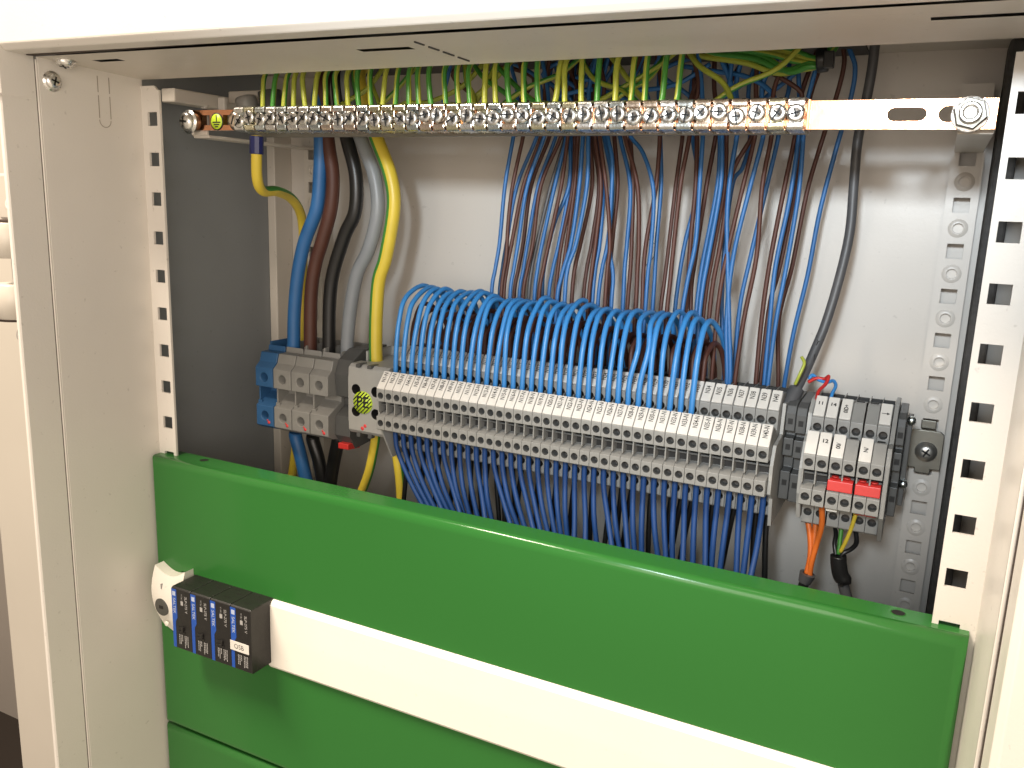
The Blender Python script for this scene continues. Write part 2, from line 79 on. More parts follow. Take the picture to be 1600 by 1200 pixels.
# ---------------------------------------------------------------- materials
M = {}
def mat(name, col, rough=0.5, metal=0.0, bump=0.0, bscale=900.0, var=0.0, vscale=14.0, coat=0.0, spec=0.5, rvar=0.0, speck=0.0):
    m = bpy.data.materials.new(name); m.use_nodes = True; n = m.node_tree; b = n.nodes['Principled BSDF']
    b.inputs['Base Color'].default_value = (*col, 1); b.inputs['Roughness'].default_value = rough
    b.inputs['Metallic'].default_value = metal; b.inputs['Specular IOR Level'].default_value = spec
    if coat: b.inputs['Coat Weight'].default_value = coat; b.inputs['Coat Roughness'].default_value = 0.12
    t = n.nodes.new('ShaderNodeTexCoord')
    def noise(scale, detail=4.0):
        x = n.nodes.new('ShaderNodeTexNoise'); x.inputs['Scale'].default_value = scale; x.inputs['Detail'].default_value = detail
        n.links.new(t.outputs['Object'], x.inputs['Vector']); return x
    if var > 0:
        x = noise(vscale); r = n.nodes.new('ShaderNodeMapRange'); r.inputs[1].default_value = 0.3; r.inputs[2].default_value = 0.7
        r.inputs[3].default_value = 1-var; r.inputs[4].default_value = 1+var*0.6; n.links.new(x.outputs['Fac'], r.inputs[0])
        h = n.nodes.new('ShaderNodeHueSaturation'); h.inputs['Color'].default_value = (*col, 1)
        n.links.new(r.outputs[0], h.inputs['Value']); last = h.outputs['Color']
        if speck > 0:
            y = noise(260.0, 2.0); q = n.nodes.new('ShaderNodeMapRange'); q.inputs[1].default_value = 0.70; q.inputs[2].default_value = 0.76
            q.inputs[3].default_value = 0; q.inputs[4].default_value = speck; n.links.new(y.outputs['Fac'], q.inputs[0])
            mx = n.nodes.new('ShaderNodeMixRGB'); mx.inputs[2].default_value = (col[0]*.35, col[1]*.33, col[2]*.3, 1)
            n.links.new(q.outputs[0], mx.inputs[0]); n.links.new(last, mx.inputs[1]); last = mx.outputs[0]
        n.links.new(last, b.inputs['Base Color'])
    if rvar > 0:
        x = noise(vscale*3); r = n.nodes.new('ShaderNodeMapRange'); r.inputs[1].default_value = 0.3; r.inputs[2].default_value = 0.7
        r.inputs[3].default_value = max(0.02, rough-rvar); r.inputs[4].default_value = rough+rvar; n.links.new(x.outputs['Fac'], r.inputs[0])
        n.links.new(r.outputs[0], b.inputs['Roughness'])
    if bump > 0:
        x = noise(bscale, 2.0); p = n.nodes.new('ShaderNodeBump'); p.inputs['Strength'].default_value = bump; p.inputs['Distance'].default_value = 0.0002
        n.links.new(x.outputs['Fac'], p.inputs['Height']); n.links.new(p.outputs[0], b.inputs['Normal'])
    M[name] = m; return m
mat('paint_cream', (0.68, 0.64, 0.585), 0.34, bump=0.25, bscale=700, var=0.05, vscale=9, rvar=0.06, speck=0.25)
mat('paint_score', (0.30, 0.26, 0.215), 0.5)
mat('paint_cream_darkened', (0.48, 0.44, 0.38), 0.34, var=0.04, vscale=9)  # same cream paint, darkened to offset lamp glare on hinge and door
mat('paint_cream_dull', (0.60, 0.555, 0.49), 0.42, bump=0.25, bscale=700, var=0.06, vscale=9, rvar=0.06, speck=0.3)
mat('paint_back', (0.58, 0.54, 0.49), 0.36, bump=0.2, bscale=500, var=0.05, vscale=8, rvar=0.08, speck=0.2)
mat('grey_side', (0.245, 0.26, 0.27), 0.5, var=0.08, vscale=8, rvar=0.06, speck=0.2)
mat('dark_speckled', (0.06, 0.058, 0.056), 0.7, bump=0.6, bscale=1500, var=0.3, vscale=300)
mat('green_paint', (0.026, 0.142, 0.026), 0.19, bump=0.10, bscale=300, spec=0.38)
mat('white_plastic', (0.80, 0.76, 0.68), 0.38, var=0.02, vscale=20, speck=0.15)
mat('marker_white', (0.66, 0.63, 0.58), 0.45, var=0.05, vscale=150)
mat('terminal_grey', (0.255, 0.25, 0.235), 0.42, var=0.07, vscale=120, rvar=0.06, bump=0.15, bscale=1800)
mat('terminal_light', (0.36, 0.35, 0.325), 0.42, var=0.05, vscale=90, rvar=0.06)
mat('terminal_dark', (0.085, 0.085, 0.082), 0.45, var=0.08, vscale=90)
mat('terminal_blue', (0.035, 0.115, 0.26), 0.4, var=0.08, vscale=90)
mat('slot_black', (0.012, 0.011, 0.010), 0.6, var=0.2, vscale=300)
mat('hole_screw', (0.045, 0.038, 0.032), 0.5, metal=0.3, var=0.4, vscale=500)  # screw metal darkened for the shade deep in its hole
mat('copper', (0.76, 0.36, 0.20), 0.15, metal=1.0, var=0.08, vscale=60, rvar=0.04, bump=0.1)
mat('zinc', (0.82, 0.81, 0.78), 0.3, metal=1.0, var=0.12, vscale=220, rvar=0.1)
mat('zinc_warm', (0.83, 0.70, 0.58), 0.25, metal=1.0, var=0.12, vscale=200, rvar=0.1)
mat('zinc_yellow', (0.80, 0.76, 0.55), 0.25, metal=1.0, var=0.12, vscale=200, rvar=0.1)
mat('zinc_cool', (0.64, 0.70, 0.70), 0.25, metal=1.0, var=0.12, vscale=200, rvar=0.1)
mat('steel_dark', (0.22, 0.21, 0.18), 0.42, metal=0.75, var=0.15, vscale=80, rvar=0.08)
mat('steel_rail', (0.50, 0.49, 0.46), 0.36, metal=0.9, var=0.1, vscale=60)
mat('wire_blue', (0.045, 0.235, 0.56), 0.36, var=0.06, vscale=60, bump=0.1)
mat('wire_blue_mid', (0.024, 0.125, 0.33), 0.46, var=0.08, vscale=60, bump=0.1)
mat('wire_blue_shaded', (0.010, 0.055, 0.20), 0.55, var=0.08, vscale=60, bump=0.1)  # blue darkened to carry the shade below the terminal blocks
mat('wire_brown', (0.075, 0.024, 0.014), 0.55, var=0.1, vscale=60, bump=0.1)
mat('wire_grey', (0.22, 0.235, 0.25), 0.38, var=0.06, vscale=60)
mat('wire_slate', (0.075, 0.075, 0.078), 0.45, var=0.1, vscale=60)
mat('wire_black', (0.011, 0.011, 0.011), 0.34, var=0.15, vscale=60)
mat('wire_yellow', (0.66, 0.50, 0.05), 0.38, var=0.05, vscale=60)
mat('wire_green', (0.055, 0.24, 0.035), 0.38, var=0.06, vscale=60)
mat('wire_lime', (0.36, 0.40, 0.05), 0.38, var=0.06, vscale=60)
mat('wire_orange', (0.62, 0.14, 0.02), 0.42, var=0.08, vscale=60)
mat('wire_red', (0.55, 0.03, 0.025), 0.38, var=0.06, vscale=60)
mat('jumper_red', (0.55, 0.035, 0.03), 0.38, var=0.05, vscale=80)
mat('tape_navy', (0.018, 0.022, 0.10), 0.32, var=0.1, vscale=80)
mat('seam_brown', (0.05, 0.032, 0.024), 0.8, var=0.2, vscale=200)
mat('module_black', (0.013, 0.012, 0.011), 0.42, bump=0.5, bscale=1600, var=0.12, vscale=60, rvar=0.06)
mat('module_blue', (0.015, 0.075, 0.36), 0.38, var=0.04, vscale=60)
mat('ink_black', (0.015, 0.014, 0.013), 0.6, var=0.1)
mat('ink_grey', (0.36, 0.35, 0.34), 0.6, var=0.1)
mat('ink_blue_white', (0.42, 0.48, 0.62), 0.6, var=0.1)
mat('sign_lime', (0.58, 0.78, 0.04), 0.4, var=0.04)
mat('lock_grey', (0.11, 0.11, 0.10), 0.4, metal=0.5, var=0.1)
mat('room_wall', (0.50, 0.45, 0.40), 0.7, var=0.04, vscale=3)
mat('room_dark', (0.05, 0.038, 0.03), 0.8, var=0.1, vscale=3)
mat('red_mark', (0.75, 0.06, 0.06), 0.5, var=0.1)

# ---------------------------------------------------------------- helpers
class MB:
    def __init__(s): s.v = []; s.f = []; s.m = []; s.sm = []
    def add(s, vs, fs, mi=0, smooth=False):
        b = len(s.v); s.v += [tuple(v) for v in vs]
        for f in fs: s.f.append([b+i for i in f]); s.m.append(mi); s.sm.append(smooth)
        return s
    def box(s, x0, x1, y0, y1, z0, z1, mi=0):
        v = [(x, y, z) for x in (x0, x1) for y in (y0, y1) for z in (z0, z1)]
        return s.add(v, [(0,1,3,2),(4,6,7,5),(0,4,5,1),(2,3,7,6),(0,2,6,4),(1,5,7,3)], mi)
    def prism(s, prof, x0, x1, mi=0, skip=(), mis=None):
        """profile of (y, z) points extruded along x"""
        n = len(prof); v = [(x0, y, z) for y, z in prof]+[(x1, y, z) for y, z in prof]
        s.add(v, [list(range(n))[::-1], [n+i for i in range(n)]], mi)
        for i in range(n):
            if i in skip: continue
            j = (i+1) % n
            s.add([v[i], v[j], v[n+j], v[n+i]], [(0,1,2,3)], mis.get(i, mi) if mis else mi)
        return s
    def zprism(s, prof, z0, z1, mi=0, smooth=False):
        n = len(prof); v = [(x, y, z0) for x, y in prof]+[(x, y, z1) for x, y in prof]
        s.add(v, [list(range(n)), [n+i for i in range(n)][::-1]], mi)
        s.add(v, [(i, n+i, n+(i+1) % n, (i+1) % n) for i in range(n)], mi, smooth); return s
    def yprism(s, prof, y0, y1, mi=0, smooth=False):
        n = len(prof); v = [(x, y0, z) for x, z in prof]+[(x, y1, z) for x, z in prof]
        s.add(v, [list(range(n)), [n+i for i in range(n)][::-1]], mi)
        s.add(v, [(i, n+i, n+(i+1) % n, (i+1) % n) for i in range(n)], mi, smooth); return s
    def holeface(s, o, u, v, hw, hh, r, depth, mi=0, mh=0, mb=0, n=20):
        """rectangular face centred on o with a drilled round hole; u, v in-plane unit vectors"""
        o, u, v = Vector(o), Vector(u), Vector(v); nn = u.cross(v).normalized()
        cs = [o+u*a*hw+v*b*hh for a, b in ((1,1),(-1,1),(-1,-1),(1,-1))]
        ci = [o+(u*math.cos(t)+v*math.sin(t))*r for t in [math.pi/4+2*math.pi*i/n for i in range(n)]]
        q = n//4
        for k in range(4):
            idx = [(k*q+i) % n for i in range(q+1)]
            vs = [cs[k], cs[(k+1) % 4]]+[ci[i] for i in reversed(idx)]
            s.add(vs, [list(range(len(vs)))], mi)
        bo = [c-nn*depth for c in ci]
        s.add(ci+bo, [(i, (i+1) % n, n+(i+1) % n, n+i) for i in range(n)], mh, True)
        s.add(bo, [list(range(n))], mb)
        return s
    def cyl(s, c, ax, r, h, n=20, mi=0, r2=None, smooth=True, cap=True):
        ax = Vector(ax).normalized(); t = ax.orthogonal().normalized(); b = ax.cross(t); c = Vector(c); r2 = r if r2 is None else r2
        v = [c+(t*math.cos(2*math.pi*i/n)+b*math.sin(2*math.pi*i/n))*r for i in range(n)]
        v += [c+ax*h+(t*math.cos(2*math.pi*i/n)+b*math.sin(2*math.pi*i/n))*r2 for i in range(n)]
        s.add(v, [(i, (i+1) % n, n+(i+1) % n, n+i) for i in range(n)], mi, smooth)
        if cap: s.add(v[:n], [list(range(n))[::-1]], mi); s.add(v[n:], [list(range(n))], mi)
        return s
    def lathe(s, c, ax, prof, n=24, mi=0):
        """prof: (radius, height along ax)"""
        ax = Vector(ax).normalized(); t = ax.orthogonal().normalized(); b = ax.cross(t); c = Vector(c); v = []
        for r, h in prof: v += [c+ax*h+(t*math.cos(2*math.pi*i/n)+b*math.sin(2*math.pi*i/n))*max(r, 1e-4) for i in range(n)]
        fs = [(k*n+i, k*n+(i+1) % n, (k+1)*n+(i+1) % n, (k+1)*n+i) for k in range(len(prof)-1) for i in range(n)]
        return s.add(v, fs, mi, True)
    def tube(s, pts, r, n=10, mi=0, stripe=None, twist=0.0, ph=0.0, sub=6, cap=True):
        P = spline(pts, sub); m = len(P)
        T = [(P[min(i+1, m-1)]-P[max(i-1, 0)]).normalized() for i in range(m)]
        U = T[0].orthogonal().normalized(); v = []; L = 0
        for i in range(m):
            U = (U-T[i]*U.dot(T[i])).normalized(); W = T[i].cross(U)
            if i: L += (P[i]-P[i-1]).length
            a0 = ph+twist*L
            v += [P[i]+(U*math.cos(a0+2*math.pi*k/n)+W*math.sin(a0+2*math.pi*k/n))*r for k in range(n)]
        for i in range(m-1):
            for k in range(n):
                q = mi
                if stripe is not None and k < stripe[1]: q = stripe[0]
                s.add([], [], q)
                s.f.append([len(s.v)+j for j in (i*n+k, i*n+(k+1) % n, (i+1)*n+(k+1) % n, (i+1)*n+k)]); s.m.append(q); s.sm.append(True)
        b = len(s.v); s.v += [tuple(x) for x in v]
        if cap:
            s.f.append([b+k for k in range(n)][::-1]); s.m.append(mi); s.sm.append(False)
            s.f.append([b+(m-1)*n+k for k in range(n)]); s.m.append(mi); s.sm.append(False)
        return s
    def mesh(s, name, mats, origin=(0, 0, 0), merge=False):
        me = bpy.data.meshes.new(name); ox, oy, oz = origin
        me.from_pydata([((x-ox)*S, (y-oy)*S, (z-oz)*S) for x, y, z in s.v], [], s.f)
        for k in mats: me.materials.append(M[k])
        me.polygons.foreach_set('material_index', s.m); me.polygons.foreach_set('use_smooth', s.sm)
        bm = bmesh.new(); bm.from_mesh(me)
        if merge: bmesh.ops.remove_doubles(bm, verts=bm.verts, dist=0.00002)
        bmesh.ops.recalc_face_normals(bm, faces=bm.faces); bm.to_mesh(me); bm.free()
        me.update(); return me
    def build(s, name, mats, parent=None, bev=0.0, origin=None, merge=False):
        if isinstance(mats, str): mats = [mats]
        o0 = origin if origin is not None else (tuple(parent['o']) if parent else (0, 0, 0))
        me = s.mesh(name, mats, o0, merge or bev > 0)
        o = bpy.data.objects.new(name, me); C.objects.link(o)
        if parent:
            o.parent = parent
            po = tuple(parent['o']); o['o'] = o0
            o.location = [(a-b)*S for a, b in zip(o0, po)]
        else: o.location = [a*S for a in o0]; o['o'] = o0
        if bev > 0:
            b = o.modifiers.new('bevel', 'BEVEL'); b.width = bev*S; b.segments = 2; b.limit_method = 'ANGLE'; b.angle_limit = math.radians(40)
            b.harden_normals = False
        return o
def spline(pts, sub):
    P = [Vector(p) for p in pts]
    if len(P) < 3: return P
    E = [P[0]*2-P[1]]+P+[P[-1]*2-P[-2]]; out = []
    for i in range(1, len(E)-2):
        a, b, c, d = E[i-1], E[i], E[i+1], E[i+2]
        for k in range(sub):
            t = k/sub
            out.append(0.5*((2*b)+(c-a)*t+(2*a-5*b+4*c-d)*t*t+(3*b-a-3*c+d)*t**3))
    out.append(P[-1]); return out
def tag(o, label, cat, group=None):
    o['label'] = label; o['category'] = cat
    if group: o['group'] = group
    return o
def thing(name, label, cat, loc, group=None):
    o = bpy.data.objects.new(name, None); C.objects.link(o); o.location = [a*S for a in loc]; o['o'] = tuple(loc)
    o.empty_display_size = 0.005
    return tag(o, label, cat, group)
def struct(o): o['kind'] = 'structure'; return o
TX = {}
def textmesh(body, size, weight=0.0):
    k = (body, size, weight)
    if k not in TX:
        cu = bpy.data.curves.new('lettering', 'FONT'); cu.body = body; cu.size = size; cu.align_x = 'CENTER'; cu.align_y = 'CENTER'
        cu.offset = weight; cu.resolution_u = 3
        t = bpy.data.objects.new('tmp', cu); C.objects.link(t)
        dg = bpy.context.evaluated_depsgraph_get(); dg.update()
        me = bpy.data.meshes.new_from_object(t.evaluated_get(dg)); bpy.data.objects.remove(t)
        TX[k] = ([tuple(v.co) for v in me.vertices], [tuple(p.vertices) for p in me.polygons])
    return TX[k]
def lettering(mb, body, size, o, u, v, mi=0, sx=1.0, weight=0.02, lift=0.06):
    """flat printed letters: o centre, u reading direction, v towards the letters' tops"""
    vs, fs = textmesh(body, size, weight); o, u, v = Vector(o), Vector(u).normalized(), Vector(v).normalized(); nn = u.cross(v)
    mb.add([o+u*a*sx+v*b+nn*lift for a, b, c in vs], fs, mi); return mb
def cells(mb, us, vs, kind, fn, t, mi=0, r=None):
    """perforated plate: grid us x vs, kind(i,j) -> 1 solid, 0 open, ('r', radius) drilled; fn(u,v,w)->xyz, thickness t"""
    nu, nv = len(us)-1, len(vs)-1
    K = [[kind(i, j) for j in range(nv)] for i in range(nu)]
    for i in range(nu):
        for j in range(nv):
            k = K[i][j]
            if k == 0: continue
            (u0, u1), (v0, v1) = sorted(us[i:i+2]), sorted(vs[j:j+2]); fv = vs[j] > vs[j+1]
            if isinstance(k, tuple):
                cu, cv, n, rr = (u0+u1)/2, (v0+v1)/2, 16, k[1]
                ci = [(cu+rr*math.cos(math.pi/4+2*math.pi*q/n), cv+rr*math.sin(math.pi/4+2*math.pi*q/n)) for q in range(n)]
                cs = [(u1, v1), (u0, v1), (u0, v0), (u1, v0)]
                for w in (0, t):
                    for q in range(4):
                        vv = [cs[q], cs[(q+1) % 4]]+[ci[(q*4+a) % n] for a in (4, 3, 2, 1, 0)]
                        mb.add([fn(a, b, w) for a, b in vv], [list(range(7))], mi)
                mb.add([fn(a, b, 0) for a, b in ci]+[fn(a, b, t) for a, b in ci], [(q, (q+1) % n, n+(q+1) % n, n+q) for q in range(n)], mi, True)
            else:
                for w in (0, t): mb.add([fn(u0, v0, w), fn(u1, v0, w), fn(u1, v1, w), fn(u0, v1, w)], [(0,1,2,3)], mi)
            for di, dj, a, b in ((-1,0,(u0,v0),(u0,v1)),(1,0,(u1,v0),(u1,v1)),(0,1 if fv else -1,(u0,v0),(u1,v0)),(0,-1 if fv else 1,(u0,v1),(u1,v1))):
                ii, jj = i+di, j+dj
                if ii < 0 or jj < 0 or ii >= nu or jj >= nv or K[ii][jj] == 0:
                    mb.add([fn(*a, 0), fn(*b, 0), fn(*b, t), fn(*a, t)], [(0,1,2,3)], mi)
    return mb
ORD = ['zeroth','first','second','third','fourth','fifth','sixth','seventh','eighth','ninth','tenth','eleventh','twelfth','thirteenth','fourteenth','fifteenth','sixteenth','seventeenth','eighteenth','nineteenth','twentieth']
def ordn(n):
    if n <= 20: return ORD[n]
    t = {2:'twenty',3:'thirty',4:'forty',5:'fifty'}[n//10]
    return (t[:-1]+'ieth') if n % 10 == 0 else t+'-'+ORD[n % 10]

# ================================================================ enclosure
ZB = -640
cab = thing('electrical_cabinet', 'open cream steel electrical cabinet framing all the wiring', 'electrical cabinet', (241.6, 60, ZB))
XL, XR = -9.3, 494.0
# rear panel and inner sides
MB().box(-25, 509, 150, 152, ZB, 46).build('back_panel', 'paint_back', cab)
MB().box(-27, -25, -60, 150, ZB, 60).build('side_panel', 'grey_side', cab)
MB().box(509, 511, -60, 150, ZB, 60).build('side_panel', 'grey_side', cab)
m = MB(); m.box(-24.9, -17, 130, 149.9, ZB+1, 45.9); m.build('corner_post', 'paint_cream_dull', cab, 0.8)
m = MB(); m.box(478.4, 489, 122, 149.9, ZB+1, 45.9); m.build('corner_post', 'dark_speckled', cab, 1.5)  # dark grey strip in the right rear corner
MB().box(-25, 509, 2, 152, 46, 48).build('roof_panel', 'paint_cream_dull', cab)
m = MB(); cells(m, [50, 58, 402, 410], [40, 48, 138, 144], lambda i, j: 1, lambda u, v, w: (u, v, 45.8-w), 1.5); m.build('cable_entry_plate', 'dark_speckled', cab)
# front mounting flanges with square holes
def flange(cx, x0, x1, ztop):
    hs = 4.25; zs = [ztop]
    for k in range(0, 25): zs += [-25*k+hs, -25*k-hs]
    zs.append(ZB); us = [x0, cx-hs, cx+hs, x1]
    m = MB(); cells(m, us, zs, lambda i, j: 0 if (i == 1 and j % 2 == 1) else 1, lambda u, v, w: (u, w, v), 1.6)
    return m
m = flange(0, XL, 6.8, 17.5); m.build('perforated_flange', 'paint_cream', cab)
m = flange(483.3, 476.4, XR, 19.0); m.build('perforated_flange', 'paint_cream', cab)
# fold chamfers above the flanges
m = MB(); m.yprism([(XL, 17.5), (5.2, 17.5), (2.6, 20.2), (XL, 20.2)], 0, 1.6); m.build('flange_tip', 'paint_cream', cab)
m = MB(); m.yprism([(478.6, 19.0), (XR, 19.0), (XR, 22), (481, 22)], 0, 1.6); m.build('flange_tip', 'paint_cream', cab)
# inner frame sides
def side_sheet(x, t):
    m = MB(); m.box(min(x, x+t), max(x, x+t), -69.6, 1.6, ZB, 27)
    m.box(min(x-0.0, x+t), max(x, x+t), -70.6, -69.6, ZB, 25.5)
    return m
m = side_sheet(XL, -1.6); m.build('inner_frame_side', 'paint_cream', cab, 0.5)
m = side_sheet(XR, 1.6); m.build('inner_frame_side', 'paint_cream', cab, 0.5)
# punched knock-out outline on the left side sheet (raised scored lines)
m = MB()
for y0 in (-31.6, -23.6):
    for z0, z1 in ((12.5, 22), (-2.5, 10.8)): m.box(XL, XL+0.15, y0, y0+0.5, z0, z1)
pts = [(XL+0.05, -27.5+4.0*math.cos(a), -3.5-4.2*math.sin(a)) for a in [math.pi*i/10 for i in range(11)]]
m.tube(pts, 0.22, 6); m.build('knockout_outline', 'paint_score', cab)
# inner frame top sheet (slightly skewed, as fitted) with slots
def ztop(x, y):
    t = -y/70.0; return 24.3*(1-t)+t*(26.6-0.0072*(x+9))
us = [XL, 17.6, 38.5, 195, 225.5, 446.3, XR]; vs = [-69.8, -57.2, -55.4, -51.0, -49.4, -47.2, -46.0, -42.8, -40.6, 1.6]
def kk(i, j):
    if i == 1 and j in (2, 3): return 0
    if i == 3 and j in (5, 6, 7): return 0
    if i == 5 and j in (4, 5, 6): return 0
    return 1
m = MB(); cells(m, us, vs, kk, lambda u, v, w: (u, v, ztop(u, v)+w), 0.15)
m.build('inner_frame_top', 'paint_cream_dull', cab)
MB().box(XL, XR, -70, 1.5, 29.6, 30.4).build('slot_light_blocker', 'slot_black', cab)  # added black cover keeping light out of the top slots
m = MB()
for a, b in ((-58, -50), (-46, -37), (-33, -23), (-19, -8)): m.box(235.6, 236.4, a, b, ztop(236, (a+b)/2)-0.6, ztop(236, (a+b)/2)+0.5)
m.build('scored_line', 'dark_speckled', cab)
# dark strip for the shade inside the seam between inner and outer frame
m = MB()
m.prism([(-76, 26.5), (-71, 26.8), (-71, 33), (-76, 33)], XL, XR+6)
m.box(-14, -10.2, -71.2, -70.7, ZB, 30); m.box(495.4, 499, -74.5, -71.2, ZB, 30)
m.build('seam_shade', 'seam_brown', cab)
# outer door frame: top, left and right
def zo(x): return 27.0-0.0088*(x+10)
m = MB()
v = []
for x in (-9.9, 496.5):
    v += [(x, y, zo(x)+dz) for y, dz in ((-75.5, 0), (-88, 0), (-91, 3), (-91, 90), (-75.5, 90))]
n = 5; m.add(v, [list(range(5)), [5+i for i in range(5)][::-1]]+[(i, 5+i, 5+(i+1) % 5, (i+1) % 5) for i in range(5)])
m.build('outer_frame', 'paint_cream', cab, 0.8)
m = MB(); m.zprism([(-9.9, -71.1), (-9.9, -91.5), (-10.6, -92.6), (-12.4, -92.6), (-13, -91.8), (-13, -71.1)], ZB, 118); m.build('outer_frame', 'paint_cream', cab, 0.4)
m = MB(); m.zprism([(495.6, -74.8), (496.0, -92.0), (498.5, -94.5), (521, -94.5), (524, -91), (530, -84), (545, -84), (545, -74.8)], ZB, 118); m.build('outer_frame', 'paint_cream', cab, 0.4)
m = MB(); m.box(-9.9, -9.6, -92, -73.8, 3.4, 3.7); m.box(-13.6, -9.6, -93.4, -91.8, 2.6, 4.6); m.build('frame_joint', 'paint_cream', cab, 0.3)
m = MB(); m.box(-70, -13.2, -82, -76, 30, 118); m.build('corner_cover', 'white_plastic', cab, 1.5)

def screw(parent, c, ax, r, name='screw', head='zinc', h=3.2, slot=0.0, cross=True, origin=None):
    ax = Vector(ax).normalized(); c = Vector(c); m = MB()
    m.lathe(c, ax, [(r*1.25, 0), (r*1.25, 0.5), (r, 0.55), (r, h*0.35), (r*0.93, h*0.68), (r*0.72, h*0.9), (r*0.45, h), (0.001, h)], 26)
    t = ax.orthogonal().normalized(); b = ax.cross(t)
    t, b = t*math.cos(slot)+b*math.sin(slot), b*math.cos(slot)-t*math.sin(slot)
    o = m.build(name, head, parent)
    k = MB()
    for p, q in ((t, b), (b, t)) if cross else ((t, b),):
        vv = [c+ax*z+p*i*r*0.55+q*j*r*0.11 for z in (h*0.6, h+0.06) for i in (-1, 1) for j in (-1, 1)]
        k.add(vv, [(0,1,3,2),(4,6,7,5),(0,4,5,1),(2,3,7,6),(0,2,6,4),(1,5,7,3)])
    k.build('recess', 'slot_black', o)
    return o
screw(cab, (XL, -61.5, 14.6), (1, 0, 0), 4.6, slot=0.5)
screw(cab, (-1.0, -58.5, 25.6), (0.1, -0.25, -1), 4.8, slot=0.2)

# hinge outside the left frame and the folded edge of the opened door
hg = thing('door_hinge', 'cream barrel hinge with two round screws outside the left frame', 'hinge', (-30, -80, -95))
for z0, z1 in ((-86.5, -66), (-122.5, -102)):
    m = MB(); m.lathe((-32, -79, z0), (0, 0, 1), [(0.1, 0), (11, 0), (11.6, 0.6), (11.6, z1-z0-0.6), (11, z1-z0), (0.1, z1-z0)], 32); m.build('knuckle', 'paint_cream_darkened', hg)
m = MB(); m.cyl((-34, -74, -104), (0, 0, 1), 4, 20); m.build('pin', 'steel_rail', hg)
m = MB(); m.box(-46, -21, -76, -70, -64.8, -38); m.box(-38, -21, -76, -70, -160, -123.8); m.build('leaf', 'paint_cream_darkened', hg, 1.5)
m = MB(); m.cyl((-32, -79, -66.2), (0, 0, 1), 10.6, 1.6, 28); m.cyl((-32, -79, -123.9), (0, 0, 1), 10.6, 1.6, 28); m.box(-46, -19, -68, -64, -104, -84); m.build('gap_shade', 'seam_brown', hg)  # dark discs and plate put in for the shade between hinge parts
for z in (-55.9, -133.3):
    o = MB().lathe((-29.2, -76, z), (0, -1, 0), [(6, 0), (6, 1.0), (5.2, 3), (3.4, 4.4), (1.4, 4.9), (1.2, 3.5), (0.01, 3.5)], 26).build('screw', 'paint_cream', hg)
    MB().cyl((-29.2, -79.4, z), (0, -1, 0), 1.4, 1.35, 8).build('recess', 'slot_black', o)
door = thing('cabinet_door', 'cream steel cabinet door swung open beyond the left frame', 'door', (-60, -60, ZB))
m = MB(); m.zprism([(-15, -66), (-15, -74), (-17, -76), (-20, -76), (-23, -73), (-26, -76), (-29, -74), (-29, -66)], ZB, -128)
m.zprism([(-15, -62), (-15, -68), (-18, -70), (-30, -70), (-34, -62)], -55, 24); m.build('folded_edge', 'paint_cream_darkened', door, 0.8)
m = MB(); m.zprism([(-30, -10), (-30, -24), (-60, -30), (-150, -30), (-155, -26), (-155, -10)], ZB-80, 60)
m.build('door_panel', 'paint_cream_darkened', door, 2.0)

# rear perforated rails
for xc in (16.7, 466.6):
    rail = thing('perforated_rail', ('left' if xc < 200 else 'right')+' rear cream steel rail with alternating square and round holes', 'mounting rail', (xc, 135, ZB), 'rear mounting rails')
    zs = [26]; hs = 4.1; kinds = ['s']
    for k in range(0, 24):
        z = -12.6-25*k+25
        if k == 0: z = 12.4
        zs += [z+hs, z-hs, z-12.5+3.2, z-12.5-3.2]; kinds += ['q', 's', 'r', 's']
    zs.append(zs[-1]-8); 
    us = [xc-8.0, xc-hs, xc+hs, xc+8.0]
    m = MB(); cells(m, us, zs, lambda i, j: 1 if i != 1 else (0 if kinds[j] == 'q' else (('r', 2.8) if kinds[j] == 'r' else 1)), lambda u, v, w: (u, 135+w, v), 1.6)
    m.box(xc-8.0, xc-6.6, 136.7, 150, zs[-1], 26); m.box(xc+6.6, xc+8.0, 136.7, 150, zs[-1], 26)
    m.box(xc-6.5, xc+6.5, 145.5, 146.5, zs[-1], 26)
    m.build('rail_body', 'paint_cream_dull' if xc < 200 else 'paint_back', rail)
    m = MB()
    for k in range(0, 24):
        z = 12.4-25*k-12.5
        m.lathe((xc, 135, z), (0, -1, 0), [(5.2, -0.05), (4.4, 0.35), (3.2, 0.7), (2.6, 0.7), (2.6, -1.2)], 20); m.cyl((xc, 136.2, z), (0, 1, 0), 2.6, 0.2, 18, smooth=False)
    m.build('embossed_ring', 'paint_cream_dull' if xc < 200 else 'paint_back', rail)

